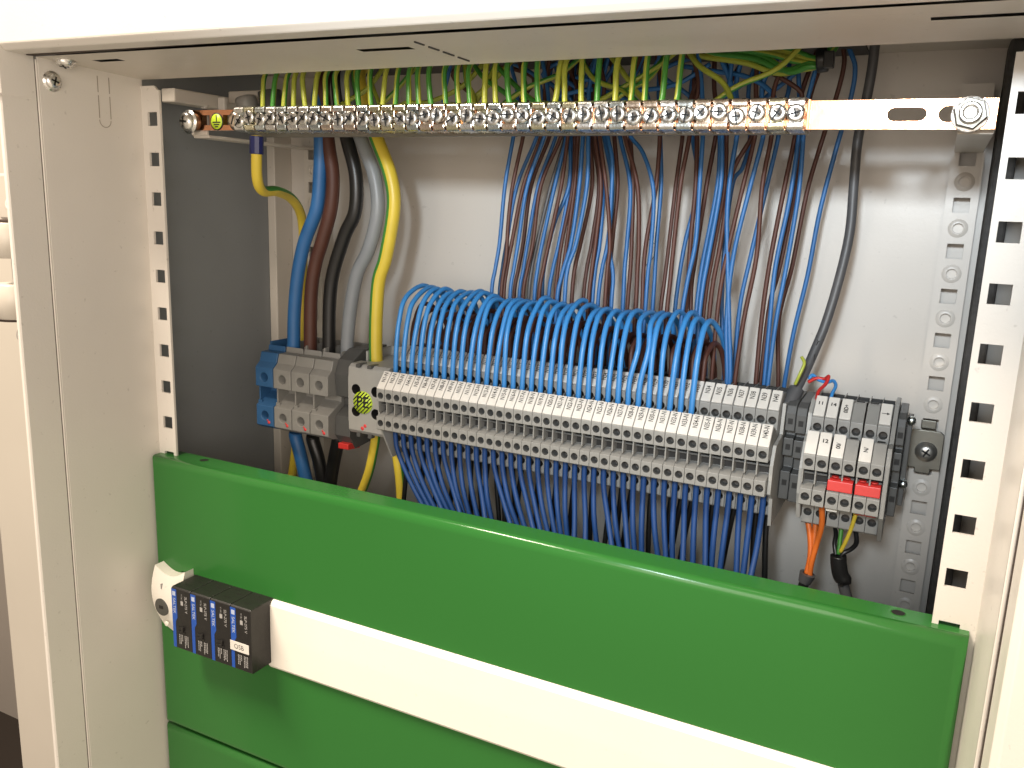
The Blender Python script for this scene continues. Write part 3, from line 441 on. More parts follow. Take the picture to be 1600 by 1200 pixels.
# ================================================================ green cover plates
def plate(z1, z0, label, holes):
    t = thing('cover_plate', label, 'cover plate', (241.6, -4, z0))
    x0, x1, r = -8.2, 491.3, 5.0
    # rounded rim swept round a sheet: front face at y -10, flanges back to y 3 / 12
    m = MB(); prof = []
    for a in [math.pi/2*i/6 for i in range(7)]: prof.append((-10+r-r*math.cos(a), r-r*math.sin(a)))   # (y, inset)
    prof = prof+[(9.0, 0.0)]
    def ring(y, ins):
        return [(x0+ins, y, z0+ins), (x1-ins, y, z0+ins), (x1-ins, y, z1-ins), (x0+ins, y, z1-ins)]
    if holes:
        for u0, u1, v0, v1 in ((x0+r, x1-r, -301.3, z1-r), (x0+r, x1-r, z0+r, -350.6), (x0+r, 17.5, -350.6, -301.3), (468.2, x1-r, -350.6, -301.3)):
            m.add([(u0, -10, v0), (u1, -10, v0), (u1, -10, v1), (u0, -10, v1)], [(0,1,2,3)])
        m.add([(17.5, -10, -301.3), (468.2, -10, -301.3), (468.2, -10, -350.6), (17.5, -10, -350.6), (17.5, -7, -301.3), (468.2, -7, -301.3), (468.2, -7, -350.6), (17.5, -7, -350.6)], [(0,1,5,4),(1,2,6,5),(2,3,7,6),(3,0,4,7)])
    else:
        m.add(ring(-10, r), [(0,1,2,3)])
    for k in range(len(prof)-1):
        a, b = ring(*prof[k]), ring(*prof[k+1]); last = k == len(prof)-2
        m.add(a+b, [(i, (i+1) % 4, 4+(i+1) % 4, 4+i) for i in range(4)], 0, not last)
    m.build('panel', 'green_paint', t, merge=True)
    return t
p1 = plate(-222.8, -426.6, 'upper glossy green cover plate with a long modular cut-out', True)
p2 = plate(-428.2, -632, 'lower glossy green cover plate below the seam', False)
for xc in (30.0, 462.5):
    m = MB(); m.lathe((xc, 2.5, -222.75), (0, 0, 1), [(3.4, 0), (3.0, 0.12), (2.9, 0.16), (2.9, 0.05)], 24)
    o = m.build('fixing_hole_rim', 'green_paint', p1)
    MB().cyl((xc, 2.5, -222.7), (0, 0, 1), 2.9, 0.12, 24).build('fixing_hole', 'slot_black', o)

# white blanking strip in the slot
bl = thing('blanking_strip', 'long plain white blanking strip closing the cut-out of the green plate', 'blanking strip', (280, -10, -350))
m = MB(); m.prism([(-12.2, -349.2), (-13.4, -347.5), (-13.6, -326), (-13.4, -304.8), (-12.2, -302.6), (-10.2, -301.6), (-8.5, -301.6), (-8.5, -350.2), (-11.2, -350.2)], 97.4, 468)
m.build('strip', 'white_plastic', bl, 0.5)

# key lock cover
lk = thing('lock_cover', 'white curved plastic lock cover with a dark key slot left of the black modules', 'lock', (14, -10, -326))
m = MB(); nu, nv = 12, 20; g = []
for j in range(nv+1):
    v = j/nv
    for i in range(nu+1):
        u = i/nu; x = 0.5+u*28.5
        zt = -296.5-7.2*math.sin(math.pi*min(1, u*0.86+0.06))**1.0+1.5*u
        zb = -343.5-7.0*math.sin(math.pi*0.5*min(1, u*1.05))
        z = zt+(zb-zt)*v
        y = -12.5-9.0*math.sin(math.pi*min(1, 0.18+v*0.80))
        g.append((x, y, z))
ix = lambda i, j: j*(nu+1)+i
m.add(g, [(ix(i, j), ix(i+1, j), ix(i+1, j+1), ix(i, j+1)) for i in range(nu) for j in range(nv)], 0, True)
bk = [(x, -9.9, z) for x, y, z in g]
edge = [ix(i, 0) for i in range(nu+1)]+[ix(nu, j) for j in range(1, nv+1)]+[ix(i, nv) for i in range(nu-1, -1, -1)]+[ix(0, j) for j in range(nv-1, 0, -1)]
m.add([g[e_] for e_ in edge]+[bk[e_] for e_ in edge], [(i, (i+1) % len(edge), len(edge)+(i+1) % len(edge), len(edge)+i) for i in range(len(edge))])
m.build('cover', 'white_plastic', lk)
lc = MB().lathe((9.5, -19.5, -325.5), (0, -1, 0), [(6.4, 0), (6.4, 1.9), (5.8, 2.3), (0.01, 2.3)], 30).build('cylinder', 'lock_grey', lk)
MB().box(7.6, 11.4, -22.0, -21.7, -326.6, -324.4).build('key_slot', 'slot_black', lc)
m = MB(); m.box(9.2, 9.8, -21.2, -19.0, -312.2, -308.6); m.build('index_mark', 'ink_grey', lk)
m = MB(); m.lathe((11.5, -19.2, -338.2), (0, -1, 0), [(1.8, 0), (1.8, 0.9), (1.2, 1.1), (0.01, 1.1)], 14); m.build('index_mark', 'white_plastic', lk)

# surge arrester modules
Z1, Z0 = -300.9, -345.2
for k in range(4):
    x0 = 30.9+17.4*k; x1 = x0+17.0
    t = thing('surge_module', 'black plug-in surge module with blue edge, '+['first from the lock cover', 'second from the lock cover', 'third from the lock cover', 'fourth, wearing the white sticker'][k], 'surge arrester', (x0+8.5, -9, Z0), 'black surge modules in the green plate')
    m = MB(); m.prism([(-31, Z0+1), (-30, Z0), (-6, Z0), (-6, Z1), (-30, Z1), (-31, Z1-1)], x0, x1)
    m.build('housing', 'module_black', t, 0.35)
    bs = [(x0+0.1, Z1-1.3), (x0+4.6, Z1-1.3), (x0+4.6, Z1-21.5), (x0+2.9, Z1-24.5), (x0+2.7, Z0+1.0), (x0+0.1, Z0+1.0)]
    m = MB(); m.yprism(bs, -31.12, -30.9); o = m.build('blue_band', 'module_blue', t)
    m = MB(); lettering(m, 'SALTEK', 3.3, (x0+2.35, -31.14, Z1-13.2), (0, 0, -1), (1, 0, 0), sx=1.02, weight=0.03)
    m.box(x0+1.0, x0+3.8, -31.2, -31.14, Z1-6.0, Z1-2.9); m.build('lettering', 'ink_blue_white', o)
    m = MB(); lettering(m, 'SLP-275 V', 2.9, (x0+12.9, -31.05, Z1-10.5), (0, 0, -1), (1, 0, 0), sx=0.98, weight=0.03)
    lettering(m, 'V / N / 0', 1.7, (x0+9.2, -31.05, Z1-6.3), (0, 0, -1), (1, 0, 0), sx=0.9)
    m.box(x0+8.2, x0+10.4, -31.1, -31.04, Z1-11.5, Z1-8.6)
    for q, (a, l) in enumerate(((x0+5.6, 6.0), (x0+6.9, 6.6), (x0+8.2, 3.6), (x0+10.6, 8.0), (x0+11.9, 6.5), (x0+13.2, 7.4))):
        z = Z1-33.0
        while z > Z1-33.0-l:
            ln = random.uniform(0.6, 1.5); m.box(a, a+0.55, -31.09, -31.03, z-ln, z); z -= ln+0.35
    m.build('lettering', 'ink_grey', t)
    m = MB()
    if k < 3: m.box(x0+4.9, x0+8.0, -31.6, -31.0, Z1-29.4, Z1-27.8); m.box(x0+8.6, x0+10.6, -32.3, -31.0, Z1-29.6, Z1-26.8)
    m.box(x0+5.2, x0+11.2, -31.5, -31.0, Z1-31.6, Z1-30.4)
    m.build('latch', 'module_black', t, 0.2)
    m = MB()
    for i, (a, b) in enumerate(((5, -24), (9, -17), (3.5, -13))): m.box(x0+a, x0+a+6, b, b+0.25, Z1, Z1+0.12)
    m.build('mould_line', 'module_black', t)
    if k == 3:
        s_ = thing('name_sticker', 'small white sticker lettered OSB on the fourth black module', 'sticker', (x0+8, -31.3, Z1-30))
        m = MB(); m.box(x0-0.3, x0+15.5, -31.75, -31.45, Z1-30.6, Z1-24.0); m.build('paper', 'marker_white', s_, 0.12)
        m = MB(); lettering(m, 'OSB', 4.6, (x0+7.2, -31.78, Z1-27.4), (1, 0, 0), (0, 0, 1), sx=0.98, weight=-0.04, lift=0.05); m.build('lettering', 'ink_black', s_)

# ================================================================ DIN rail and its bracket
dr = thing('din_rail', 'horizontal steel rail behind the terminal blocks on an olive bracket', 'mounting rail', (240, 118, -178))
m = MB(); m.prism([(112, -195.5), (113.2, -195.5), (113.2, -191.5), (120, -190.5), (120, -165.5), (113.2, -164.5), (113.2, -160.5), (112, -160.5), (112, -165.4), (118.6, -166.6), (118.6, -189.4), (112, -190.6)], 6, 456.5)
m.build('rail', 'steel_rail', dr)
for xc, mn in ((17.5, 'steel_dark'), (465.6, 'steel_dark')):
    m = MB(); m.yprism([(xc-9.5, -163.6), (xc+7, -163.6), (xc+9, -165.6), (xc+9, -186.2), (xc+4.0, -186.2), (xc+4.0, -189.0), (xc-4.4, -189.0), (xc-4.4, -186.2), (xc-9.5, -186.2)], 126, 128)
    m.box(xc-3.8, xc+4.2, 131.5, 133, -163.8, -158.8)
    o = m.build('bracket', mn, dr, 0.5)
    screw(dr, (xc+0.6, 126, -176), (0, -1, 0), 4.7, head='steel_rail', slot=0.3, h=3.4)

# ================================================================ double-level terminal blocks
N0, PITCH = 147.7, 6.2
XN = [N0+PITCH*i for i in range(40)]
W2 = 3.0
PROF = [(108, -147), (84, -143.2), (73.5, -141.6), (71.8, -141.6), (62, -150.2), (62, -160.0), (58.5, -161), (57, -158.2), (50.2, -156.2), (49.0, -156.4), (41, -165.4), (41, -173.1), (49.5, -173.1), (49.5, -181.0), (43.2, -182.4), (41, -183.4), (41, -191.8), (42, -192.4), (54, -193.4), (60.5, -194.6), (62, -196.6), (62, -208.4), (63.5, -209.4), (80, -211), (108, -209)]
# y,z pairs run from the rear top, over both front steps, to the rear bottom
HO = {4: (62, -155.1, 4.9), 10: (41, -169.25, 3.85), 15: (41, -187.6, 4.2), 20: (62, -202.5, 5.9)}
def block_body(w):
    m = MB(); m.prism(PROF, -w, w, 0, skip=tuple(HO), mis={12: 1})
    for i, (y, z, hh) in HO.items(): m.holeface((0, y, z), (1, 0, 0), (0, 0, 1), w, hh, 2.12, 6.5, 0, 3, 2)  # dark wall and bottom colours carry the shade inside the holes
    # wire funnels on the four ledges and the bridge shaft between the faces
    for y, z in ((53.2, -156.7), (76.5, -141.7)): m.box(-1.9, 1.9, y-1.6, y+2.0, z-0.2, z+0.25, 1)
    for y, z in ((52, -193.6), (74, -211)): m.box(-1.9, 1.9, y-1.8, y+1.8, z-0.4, z, 1)
    m.box(-w, -w+0.8, 42.6, 49.5, -181.0, -173.1, 0)
    m.box(-w+0.8, w, 45.2, 48.5, -176.4, -175.4, 3)
    m.box(-w, -w+0.35, 57.2, 60.5, -160.6, -154.8, 0)
    m.box(-w, -w+0.4, 78, 100, -147, -142.4, 0); m.box(-w, w, 94, 96.5, -145.4, -143.0, 1)
    return m.mesh('body', ['terminal_grey', 'slot_black', 'hole_screw', 'terminal_dark'], merge=True)
BODY = block_body(W2)
def slab(p, q, w, t, name, bulge=True):
    """marker tag lying on the slope from p to q (y, z), proud by t"""
    d = Vector((0, q[0]-p[0], q[1]-p[1])); L = d.length; d.normalize(); nn = Vector((1, 0, 0)).cross(d)
    if nn.y > 0: nn = -nn
    a = Vector((0, *p)); m = MB()
    vs = [a+d*l+Vector((x, 0, 0))+nn*h for h in (-0.3, t) for l, x in ((0, -w), (0, w), (L, w), (L, -w))]
    m.add(vs, [(0,1,2,3),(4,5,6,7),(0,1,5,4),(1,2,6,5),(2,3,7,6),(3,0,4,7)])
    return m, a+d*(L/2)+nn*t, d
mk_f, cf, df = slab((49.9, -154.9), (41.3, -165.0), 2.86, 0.7, 'marker')
mk_b, cb, db = slab((72.4, -140.6), (62.6, -149.4), 2.7, 0.6, 'marker')
MKF = mk_f.mesh('marker', ['marker_white']); MKB = mk_b.mesh('marker', ['marker_white'])
def child(name, me, parent, bev=0.0):
    o = bpy.data.objects.new(name, me); C.objects.link(o); o.parent = parent
    if bev:
        b = o.modifiers.new('bevel', 'BEVEL'); b.width = bev*S; b.segments = 2; b.limit_method = 'ANGLE'; b.angle_limit = math.radians(40)
    return o
def block_at(x, label, group, front, back, turn=True, wob=0.0):
    t = bpy.data.objects.new('terminal_block', None); C.objects.link(t); t.location = (x*S, wob*S, 0); t['o'] = (x, 0, 0); t.empty_display_size = 0.004
    tag(t, label, 'terminal block', group)
    child('body', BODY, t, 0.22)
    for txt, me, c, d, sz, sx in ((front, MKF, cf, df, 2.75, 0.98), (back, MKB, cb, db, 2.75, 0.98)):
        if txt is None: continue
        o = child('marker', me, t, 0.25)
        if txt == '': continue
        m = MB()
        if turn: lettering(m, txt, 3.9, c-d*(2.0 if '-' in txt else 1.2), -d, (-1, 0, 0), sx=0.78 if len(txt) < 5 else 0.68, weight=0.055)
        elif txt == 'arrow':
            e1, e2 = Vector((1, 0, 0)), -d; n_ = e1.cross(e2)
            m.add([c+n_*0.06+e1*a+e2*b for a, b in ((-2.0, 0.15), (-2.0, -0.15), (0.6, -0.15), (0.6, 0.15))], [(0,1,2,3)])
            m.add([c+n_*0.06+e1*a+e2*b for a, b in ((0.4, 0.8), (0.4, -0.8), (2.0, 0))], [(0,1,2)])
        elif txt[0] == '^': lettering(m, txt[1:], 2.9, c, -d, (-1, 0, 0), sx=0.9, weight=0.09)
        else: lettering(m, txt, 2.9, c-d*1.6, (1, 0, 0), -d, sx=1.1, weight=0.09)
        me2 = m.mesh('lettering', ['ink_black']); child('lettering', me2, o)
    return t
for i, x in enumerate(XN):
    block_at(x, 'light grey double-level terminal block whose front white tag reads N%d-N' % (i+1), 'row of forty numbered terminal blocks', 'N%d-N' % (i+1), 'N%d' % (i+1), wob=random.uniform(-0.15, 0.15))
# end plates of the long row
ep = MB().prism([(108, -150), (72, -147), (70, -164), (52, -166), (47, -176), (47, -192), (56, -197), (60, -214), (108, -214)], 392.7, 394.6).build('end_plate', 'terminal_light', None, 0.2, origin=(393.6, 80, -180))
tag(ep, 'thin light grey end plate closing the row beside block N40-N', 'end plate')
ep = MB().prism([(108, -150), (60, -160), (49, -166), (45, -176), (45, -190), (60, -216), (108, -214)], 143.2, 144.5).build('end_plate', 'terminal_light', None, 0.2, origin=(143.8, 80, -180))
tag(ep, 'thin light grey end plate at the left, beside block N1-N', 'end plate')

# dark end clamps
def clamp_body(x0, x1, label, y0=72):
    t = thing('end_clamp', label, 'end clamp', (x0, 90, -178), 'dark grey end clamps on the rail')
    m = MB(); m.prism([(110, -146), (y0+8, -146), (y0+2, -148), (y0, -152), (y0, -162), (y0+7, -162.5), (y0+7, -165.5), (y0, -166), (y0, -176), (y0+8, -176.5), (y0+8, -184.5), (y0, -185), (y0, -201), (y0+6, -203), (110, -203)], x0, x1)
    m.build('body', 'terminal_dark', t, 0.4)
    m = MB(); xc = (x0+x1)/2
    for z in (-156.5, -171, -191.5): m.box(xc-1.3, xc+1.3, y0-0.04, y0+1, z-1.6, z+1.6)
    m.build('square_hole', 'slot_black', t)
    return t
clamp_body(395.0, 400.2, 'dark grey end clamp with square holes just right of block N40-N')
clamp_body(400.8, 406.2, 'dark grey end clamp with square holes left of the six right blocks', 69)
clamp_body(450.6, 454.6, 'dark grey end clamp at the far right beside the screwed bracket', 74)
m = MB(); m.box(454.9, 457.6, 92, 112, -200, -152); m.build('rail_stop', 'terminal_dark', None, 0.4, origin=(460, 90, -178)); o = bpy.data.objects['rail_stop']; tag(o, 'dark rail stop with two zinc screws right of the last end clamp', 'rail stop')
for z in (-151.5, -187):
    k_ = MB().lathe((456.8, 92, z), (0, -1, 0), [(2.3, 0), (2.3, 2.6), (1.7, 3.6), (0.01, 3.6)], 16).build('screw', 'zinc_cool', None, origin=(460, 90, -178)); k_.parent = o; k_.location = (0, 0, 0)

# right-hand group of six blocks
XG = [412.6, 418.9, 425.6, 431.8, 438.6, 444.8]
GL = [('', '11', 'light grey terminal block with a blank front tag and 11 behind'), ('12', '14', 'light grey terminal block tagged 12 in front and 14 behind'),
      ('^00/', '^0ID+', 'light grey terminal block with sideways tags, left red bridge, white foot tag'), (None, None, 'untagged grey terminal block under the right half of left red bridge'),
      ('^N/', None, 'light grey terminal block tagged sideways N at left of right red bridge'), (None, 'arrow', 'last grey terminal block on the right, tagged with an arrow')]
for x, (f_, b_, lb) in zip(XG, GL):
    block_at(x, lb, 'right-hand group of six terminal blocks', f_, b_, turn=False)
m = MB().prism([(108, -143), (74, -141), (58, -158), (48, -158), (43, -166), (42.5, -193), (60, -211), (108, -211)], 448.2, 450.4).build('end_plate', 'terminal_grey', None, 0.2, origin=(449, 80, -180))
tag(m, 'grey end plate on the right side of the arrow-tagged block', 'end plate')
m = MB().prism([(108, -143), (76, -143), (66, -149), (64, -160), (58, -163), (52, -176), (52, -190), (60, -206), (108, -208)], 407.0, 409.2).build('end_plate', 'terminal_light', None, 0.2, origin=(408, 80, -180))
tag(m, 'pale end plate on the left side of the block tagged 11', 'end plate')
for xa, xb, lb in ((422.6, 434.6, 'red bridge plug spanning the two middle blocks of the right group'), (435.7, 447.6, 'red bridge plug spanning the two rightmost terminal blocks')):
    m = MB(); m.prism([(49, -176.2), (44.6, -176.2), (41.8, -177.2), (41.4, -182.4), (43.2, -182.6), (49, -181.2)], xa, xb)
    for q in (0.27, 0.73): m.cyl((xa+(xb-xa)*q, 44, -175.6), (0, 0, 1), 1.9, 0.6, 14)
    o = m.build('bridge_plug', 'jumper_red', None, 0.3, origin=(xa, 45, -178)); tag(o, lb, 'bridge plug', 'red bridge plugs')
m = MB().box(422.9, 428.3, 46, 56, -194.9, -193.6).build('loose_tag', 'marker_white', None, 0.2, origin=(425, 50, -194)); tag(m, 'small white tag under the third block of the right group', 'marker tag')
m = MB().box(436.5, 446.5, 57.5, 60.5, -198, -195).build('bridge_plug', 'jumper_red', None, 0.3, origin=(441, 59, -197)); tag(m, 'shaded red bridge plug low behind the right group', 'bridge plug', 'red bridge plugs')

# ================================================================ big power terminals on the left
PW = [(112, -152.5), (76, -152.5), (74.6, -152.5), (74, -156.5), (66.5, -156.8), (64.5, -163.5), (60.6, -166.8), (60, -167.4), (60, -181.3), (63, -181.8), (75, -183), (75, -187.5), (63.5, -193.6), (60, -195.4), (60, -210.4), (61, -211.2), (66, -213.6), (82, -216.5), (112, -214)]
def power(x0, x1, label, mb_, group):
    t = thing('power_terminal', label, 'power terminal', ((x0+x1)/2, 90, -182), group)
    xa, xb, xc = x0+0.25, x1-0.25, (x0+x1)/2; hw = (xb-xa)/2
    pr_ = [(112, -163), (76, -163)]+PW[2:]
    m = MB(); m.prism(pr_, xa, xb, 0, skip=(7, 13))
    m.holeface((xc, 60, (-167.4-181.3)/2), (1, 0, 0), (0, 0, 1), hw, 6.95, 3.4, 10, 0, 0, 1)
    m.holeface((xc, 60, (-195.4-210.4)/2), (1, 0, 0), (0, 0, 1), hw, 7.5, 3.4, 10, 0, 0, 1)
    m.build('body', [mb_, 'hole_screw'], t, 0.5)
    m = MB(); m.box(xa, xa+1.3, 76, 112, -163, -150.5); m.box(xb-0.4, xb, 76, 112, -163, -151.5); m.box(xa+1.3, xb-0.4, 109.5, 112, -163, -150.5)
    m.build('cable_funnel', mb_, t, 0.3)
    m = MB(); m.box(xa-0.1, xa+1.2, 63.5, 74.9, -193, -181.9); m.box(xa+0.2, xa+3.4, 62.0, 64.2, -194.4, -192.2)
    m.build('rib', mb_, t, 0.3)
    return t
power(23.4, 40.0, 'blue power terminal at the far left with two round screw openings', 'terminal_blue', 'large power terminals')
power(40.2, 56.7, 'grey power terminal gripping the thick brown cable', 'terminal_grey', 'large power terminals')
power(56.8, 73.3, 'grey power terminal gripping the thick black cable', 'terminal_grey', 'large power terminals')
power(73.4, 90.0, 'grey power terminal gripping the thick grey cable', 'terminal_grey', 'large power terminals')
m = MB(); m.prism([(112, -149.5), (84, -149.5), (72, -156), (67, -166), (69, -182), (78, -185), (78, -190), (68, -196), (67, -210), (74, -220), (112, -217)], 90.3, 103.2)
m.prism([(98, -150), (76, -154.5), (74, -158), (98, -156)], 89.6, 90.3)
o = m.build('end_cover', 'terminal_dark', None, 0.6, origin=(97, 90, -182)); tag(o, 'dark grey end cover between the grey power terminals and PE block', 'end cover')
m = MB(); m.prism([(66, -215.2), (66, -219.5), (80, -221), (80, -216)], 93.5, 102.5); o = m.build('red_cap', 'jumper_red', None, 0.6, origin=(98, 72, -218)); tag(o, 'small red cap under the dark end cover', 'cap')
# red check marks by hand
for k, (x, z) in enumerate(((35.5, -207), (52.6, -207.2), (69.2, -207.4), (86.0, -207.6))):
    m = MB(); m.lathe((x, 59.95, z-0.6), (0, -1, 0), [(1.25, 0), (1.2, 0.12), (0.01, 0.15)], 12); m.lathe((x-1.2, 59.95, z+0.9), (0, -1, 0), [(0.7, 0), (0.7, 0.1), (0.01, 0.12)], 10)
    o = m.build('ink_mark', 'red_mark', None, origin=(x, 60, z)); tag(o, 'red pen dot below the lower screw of the %s' % ['blue terminal', 'brown-cable terminal', 'black-cable terminal', 'grey-cable terminal'][k], 'pen mark', 'red pen dots')

# PE block
pe = thing('earth_terminal', 'pale grey PE terminal block with yellow striped badge', 'earth terminal', (124, 90, -180))
m = MB(); px0, px1 = 107.6, 140.2
m.prism([(112, -156), (76, -157), (74, -155.4), (63, -155.6), (60.6, -157.4), (60, -158.5), (60, -165.0), (60, -196.0), (60, -201.5), (62, -204), (76, -204), (78, -206), (112, -206)], px0, px1, 0, skip=(6,))
z1, z0 = -165.0, -196.0; zc = (z1+z0)/2
for xa, xb in ((px0, 120.2), (120.2, px1)):
    xc = (xa+xb)/2+(0 if xa > 110 else -0.2)
    for za, zb in ((z1, zc), (zc, z0)):
        m.holeface(((xa+xb)/2, 60, (za+zb)/2), (1, 0, 0), (0, 0, 1), (xb-xa)/2, (za-zb)/2, 3.5, 10, 0, 1, 1)
m.build('body', ['terminal_light', 'slot_black'], pe, 0.5)
m = MB(); m.box(px0, px0+1.5, 80, 112, -157, -149.5); m.box(px1-8, px1, 82, 112, -157, -150.0); m.box(px0+1.5, px1-8, 109, 112, -157, -149.5); m.build('cable_funnel', 'terminal_light', pe, 0.4)
m = MB()
for x in (114.5, 124.0): m.box(x, x+3.2, 59.0, 68, -157.2, -155.0); m.box(x, x+3.0, 59.7, 64, -206, -203.2)
m.build('notch', 'terminal_dark', pe, 0.2)
bc = Vector((120.0, 59.55, -181.2)); m = MB(); m.lathe(bc, (0, -1, 0), [(7.8, -0.4), (7.8, 0.3), (0.01, 0.3)], 36); bd = m.build('badge', 'sign_lime', pe)
m = MB()
for k in range(-3, 4):
    d_ = k*2.05; h_ = math.sqrt(max(0.1, 7.7**2-d_**2)); u_ = Vector((1, 0, 1)).normalized(); v_ = Vector((-1, 0, 1)).normalized()
    vs = [bc+Vector((0, -0.34, 0))+v_*(d_+s*0.42)+u_*a*h_ for a, s in ((-1, -1), (1, -1), (1, 1), (-1, 1))]; m.add(vs, [(0,1,2,3)])
m.build('stripes', 'ink_black', bd)
m = MB(); lettering(m, 'PE', 11.0, bc+Vector((0, -0.36, 0)), (1, 0, 0), (0, 0, 1), sx=0.95, weight=0.16, lift=0.04); m.build('lettering', 'ink_black', bd)
m = MB(); m.lathe((119.4, 59.95, -199.6), (0, -1, 0), [(1.4, 0), (1.3, 0.15), (0.01, 0.2)], 12); m.lathe((121.6, 59.95, -197.6), (0, -1, 0), [(1.3, 0), (1.2, 0.15), (0.01, 0.2)], 12)
o = m.build('ink_mark', 'red_mark', None, origin=(120, 60, -198)); tag(o, 'pair of red pen dots below the striped PE badge', 'pen mark', 'red pen dots')

# ================================================================ earth bar
eb = thing('earth_bar', 'copper earth bar carrying forty shiny screw clamps across the cabinet top', 'earth bar', (240, 18, -2))
BX0, BX1, BY = 13.0, 473.5, 18.0
def zbar(x): return 0.9-0.0062*x
us = [BX0, 24.4, 31.0, 42.5, 54.0, 431.8, 446.6, 457.5, 470.0, BX1]
vs = [-6.2, -3.1, 3.1, 6.2]
m = MB(); fn = lambda u, v, w: (u, BY+w, v+zbar(u))
def kb(i, j): return 0 if (j == 1 and i in (1, 3, 7)) else 1
cells(m, us[:5]+[431.8], vs, lambda i, j: 0 if (j == 1 and i in (1, 3)) else 1, fn, 4.0)
# right part with round-ended slot
def slotplate(m, x0, x1, h, cx, hl, r, fn, t):
    n = 8; inner = [(cx+hl+r*math.cos(a), r*math.sin(a)) for a in [-math.pi/2+math.pi*i/n for i in range(n+1)]]+[(cx-hl+r*math.cos(a), r*math.sin(a)) for a in [math.pi/2+math.pi*i/n for i in range(n+1)]]
    top = [p for p in inner if p[1] >= -1e-6]; 
    for w in (0, t):
        R = sorted([p for p in inner if p[1] > 1e-6], key=lambda p: p[0]); Lo = sorted([p for p in inner if p[1] < -1e-6], key=lambda p: p[0])
        a, b = (cx-hl-r, 0), (cx+hl+r, 0)
        m.add([fn(*p, w) for p in [(x0, 0), a]+R+[b, (x1, 0), (x1, h), (x0, h)]], [list(range(len(R)+6))])
        m.add([fn(*p, w) for p in [(x0, 0), a]+Lo+[b, (x1, 0), (x1, -h), (x0, -h)]], [list(range(len(Lo)+6))])
    k = len(inner); m.add([fn(*p, 0) for p in inner]+[fn(*p, t) for p in inner], [(i, (i+1) % k, k+(i+1) % k, k+i) for i in range(k)], 0, True)
slotplate(m, 431.8, 450.2, 6.2, 439.3, 5.0, 2.9, fn, 4.0)
slotplate(m, 450.2, BX1, 6.2, 460.5, 5.6, 3.4, fn, 4.0)
for z in (6.2, -6.2): m.add([fn(431.8, z, 0), fn(BX1, z, 0), fn(BX1, z, 4), fn(431.8, z, 4)], [(0,1,2,3)])
m.add([fn(BX1, -6.2, 0), fn(BX1, 6.2, 0), fn(BX1, 6.2, 4), fn(BX1, -6.2, 4)], [(0,1,2,3)])
m.build('bar', 'copper', eb, merge=True)
m = MB(); m.box(398.2, 399.6, 14.5, 24, zbar(398)-6.8, zbar(398)+6.6); m.build('end_stop', 'copper', eb, 0.3)
m = MB(); m.box(58.5, 68.0, 14.0, 24.0, -7.0, 7.4); m.build('end_plate', 'zinc_cool', eb, 0.8)
CX = [61.2+8.53*k for k in range(40)]
# bracket feet down to the rear rails
for xc in (17, 466.6):
    m = MB(); m.box(xc-7, xc+7, 22.2, 24, -8, 4); m.box(xc-7, xc+7, 24, 133, -9.8, -8); m.box(xc-7, xc+7, 131.2, 133, -8, 12)
    m.build('standoff', 'paint_cream_dull', eb, 0.4)
# earth symbol on the left end
bc = Vector((37.2, BY-0.1, zbar(37)-0.9)); bd = MB().lathe(bc, (0, -1, 0), [(5.4, -0.05), (5.4, 0.25), (0.01, 0.25)], 32).build('symbol_plate', 'ink_black', eb)
MB().lathe(bc, (0, -1, 0), [(4.7, 0.1), (4.7, 0.34), (0.01, 0.34)], 32).build('symbol_disc', 'sign_lime', bd)
m = MB(); q = bc+Vector((0, -0.4, 0))
m.box(q.x-0.4, q.x+0.4, q.y, q.y+0.05, q.z, q.z+3.8)
for k, hw in enumerate((3.4, 2.4, 1.3)): m.box(q.x-hw, q.x+hw, q.y, q.y+0.05, q.z-0.9-1.35*k, q.z-0.1-1.35*k)
m.build('earth_symbol', 'ink_black', bd)
screw(eb, (15.8, 15.5, zbar(16)-1.2), (-0.12, -1, 0), 6.0, 'end_screw', 'zinc', 5.0, slot=0.7)
m = MB(); m.cyl((16.0, 16, zbar(16)-1.2), (0, 1, 0), 5.6, 8, 20); m.build('washer_stack', 'steel_dark', eb)
screw(eb, (54.6, 17.6, zbar(54)-0.4), (0, -1, 0), 5.2, 'end_screw', 'zinc_warm', 4.0, slot=0.4, cross=False)
# hex socket bolt on the right end
bp = Vector((463.6, 18, zbar(463)-0.2)); m = MB()
m.lathe(bp, (0, -1, 0), [(7.4, 0), (7.4, 1.2), (0.1, 1.2)], 30); m.cyl(bp+Vector((0, -1.2, 0)), (0, -1, 0), 6.9, 4.4, 6, smooth=False, r2=6.5, mi=1)
m.lathe(bp+Vector((0, -5.6, 0)), (0, -1, 0), [(4.4, 0), (4.4, 2.6), (4.0, 3.0), (2.9, 3.0), (2.6, 1.2), (0.01, 1.2)], 28)
m.build('hex_bolt', ['zinc', 'steel_dark'], eb, 0.25)

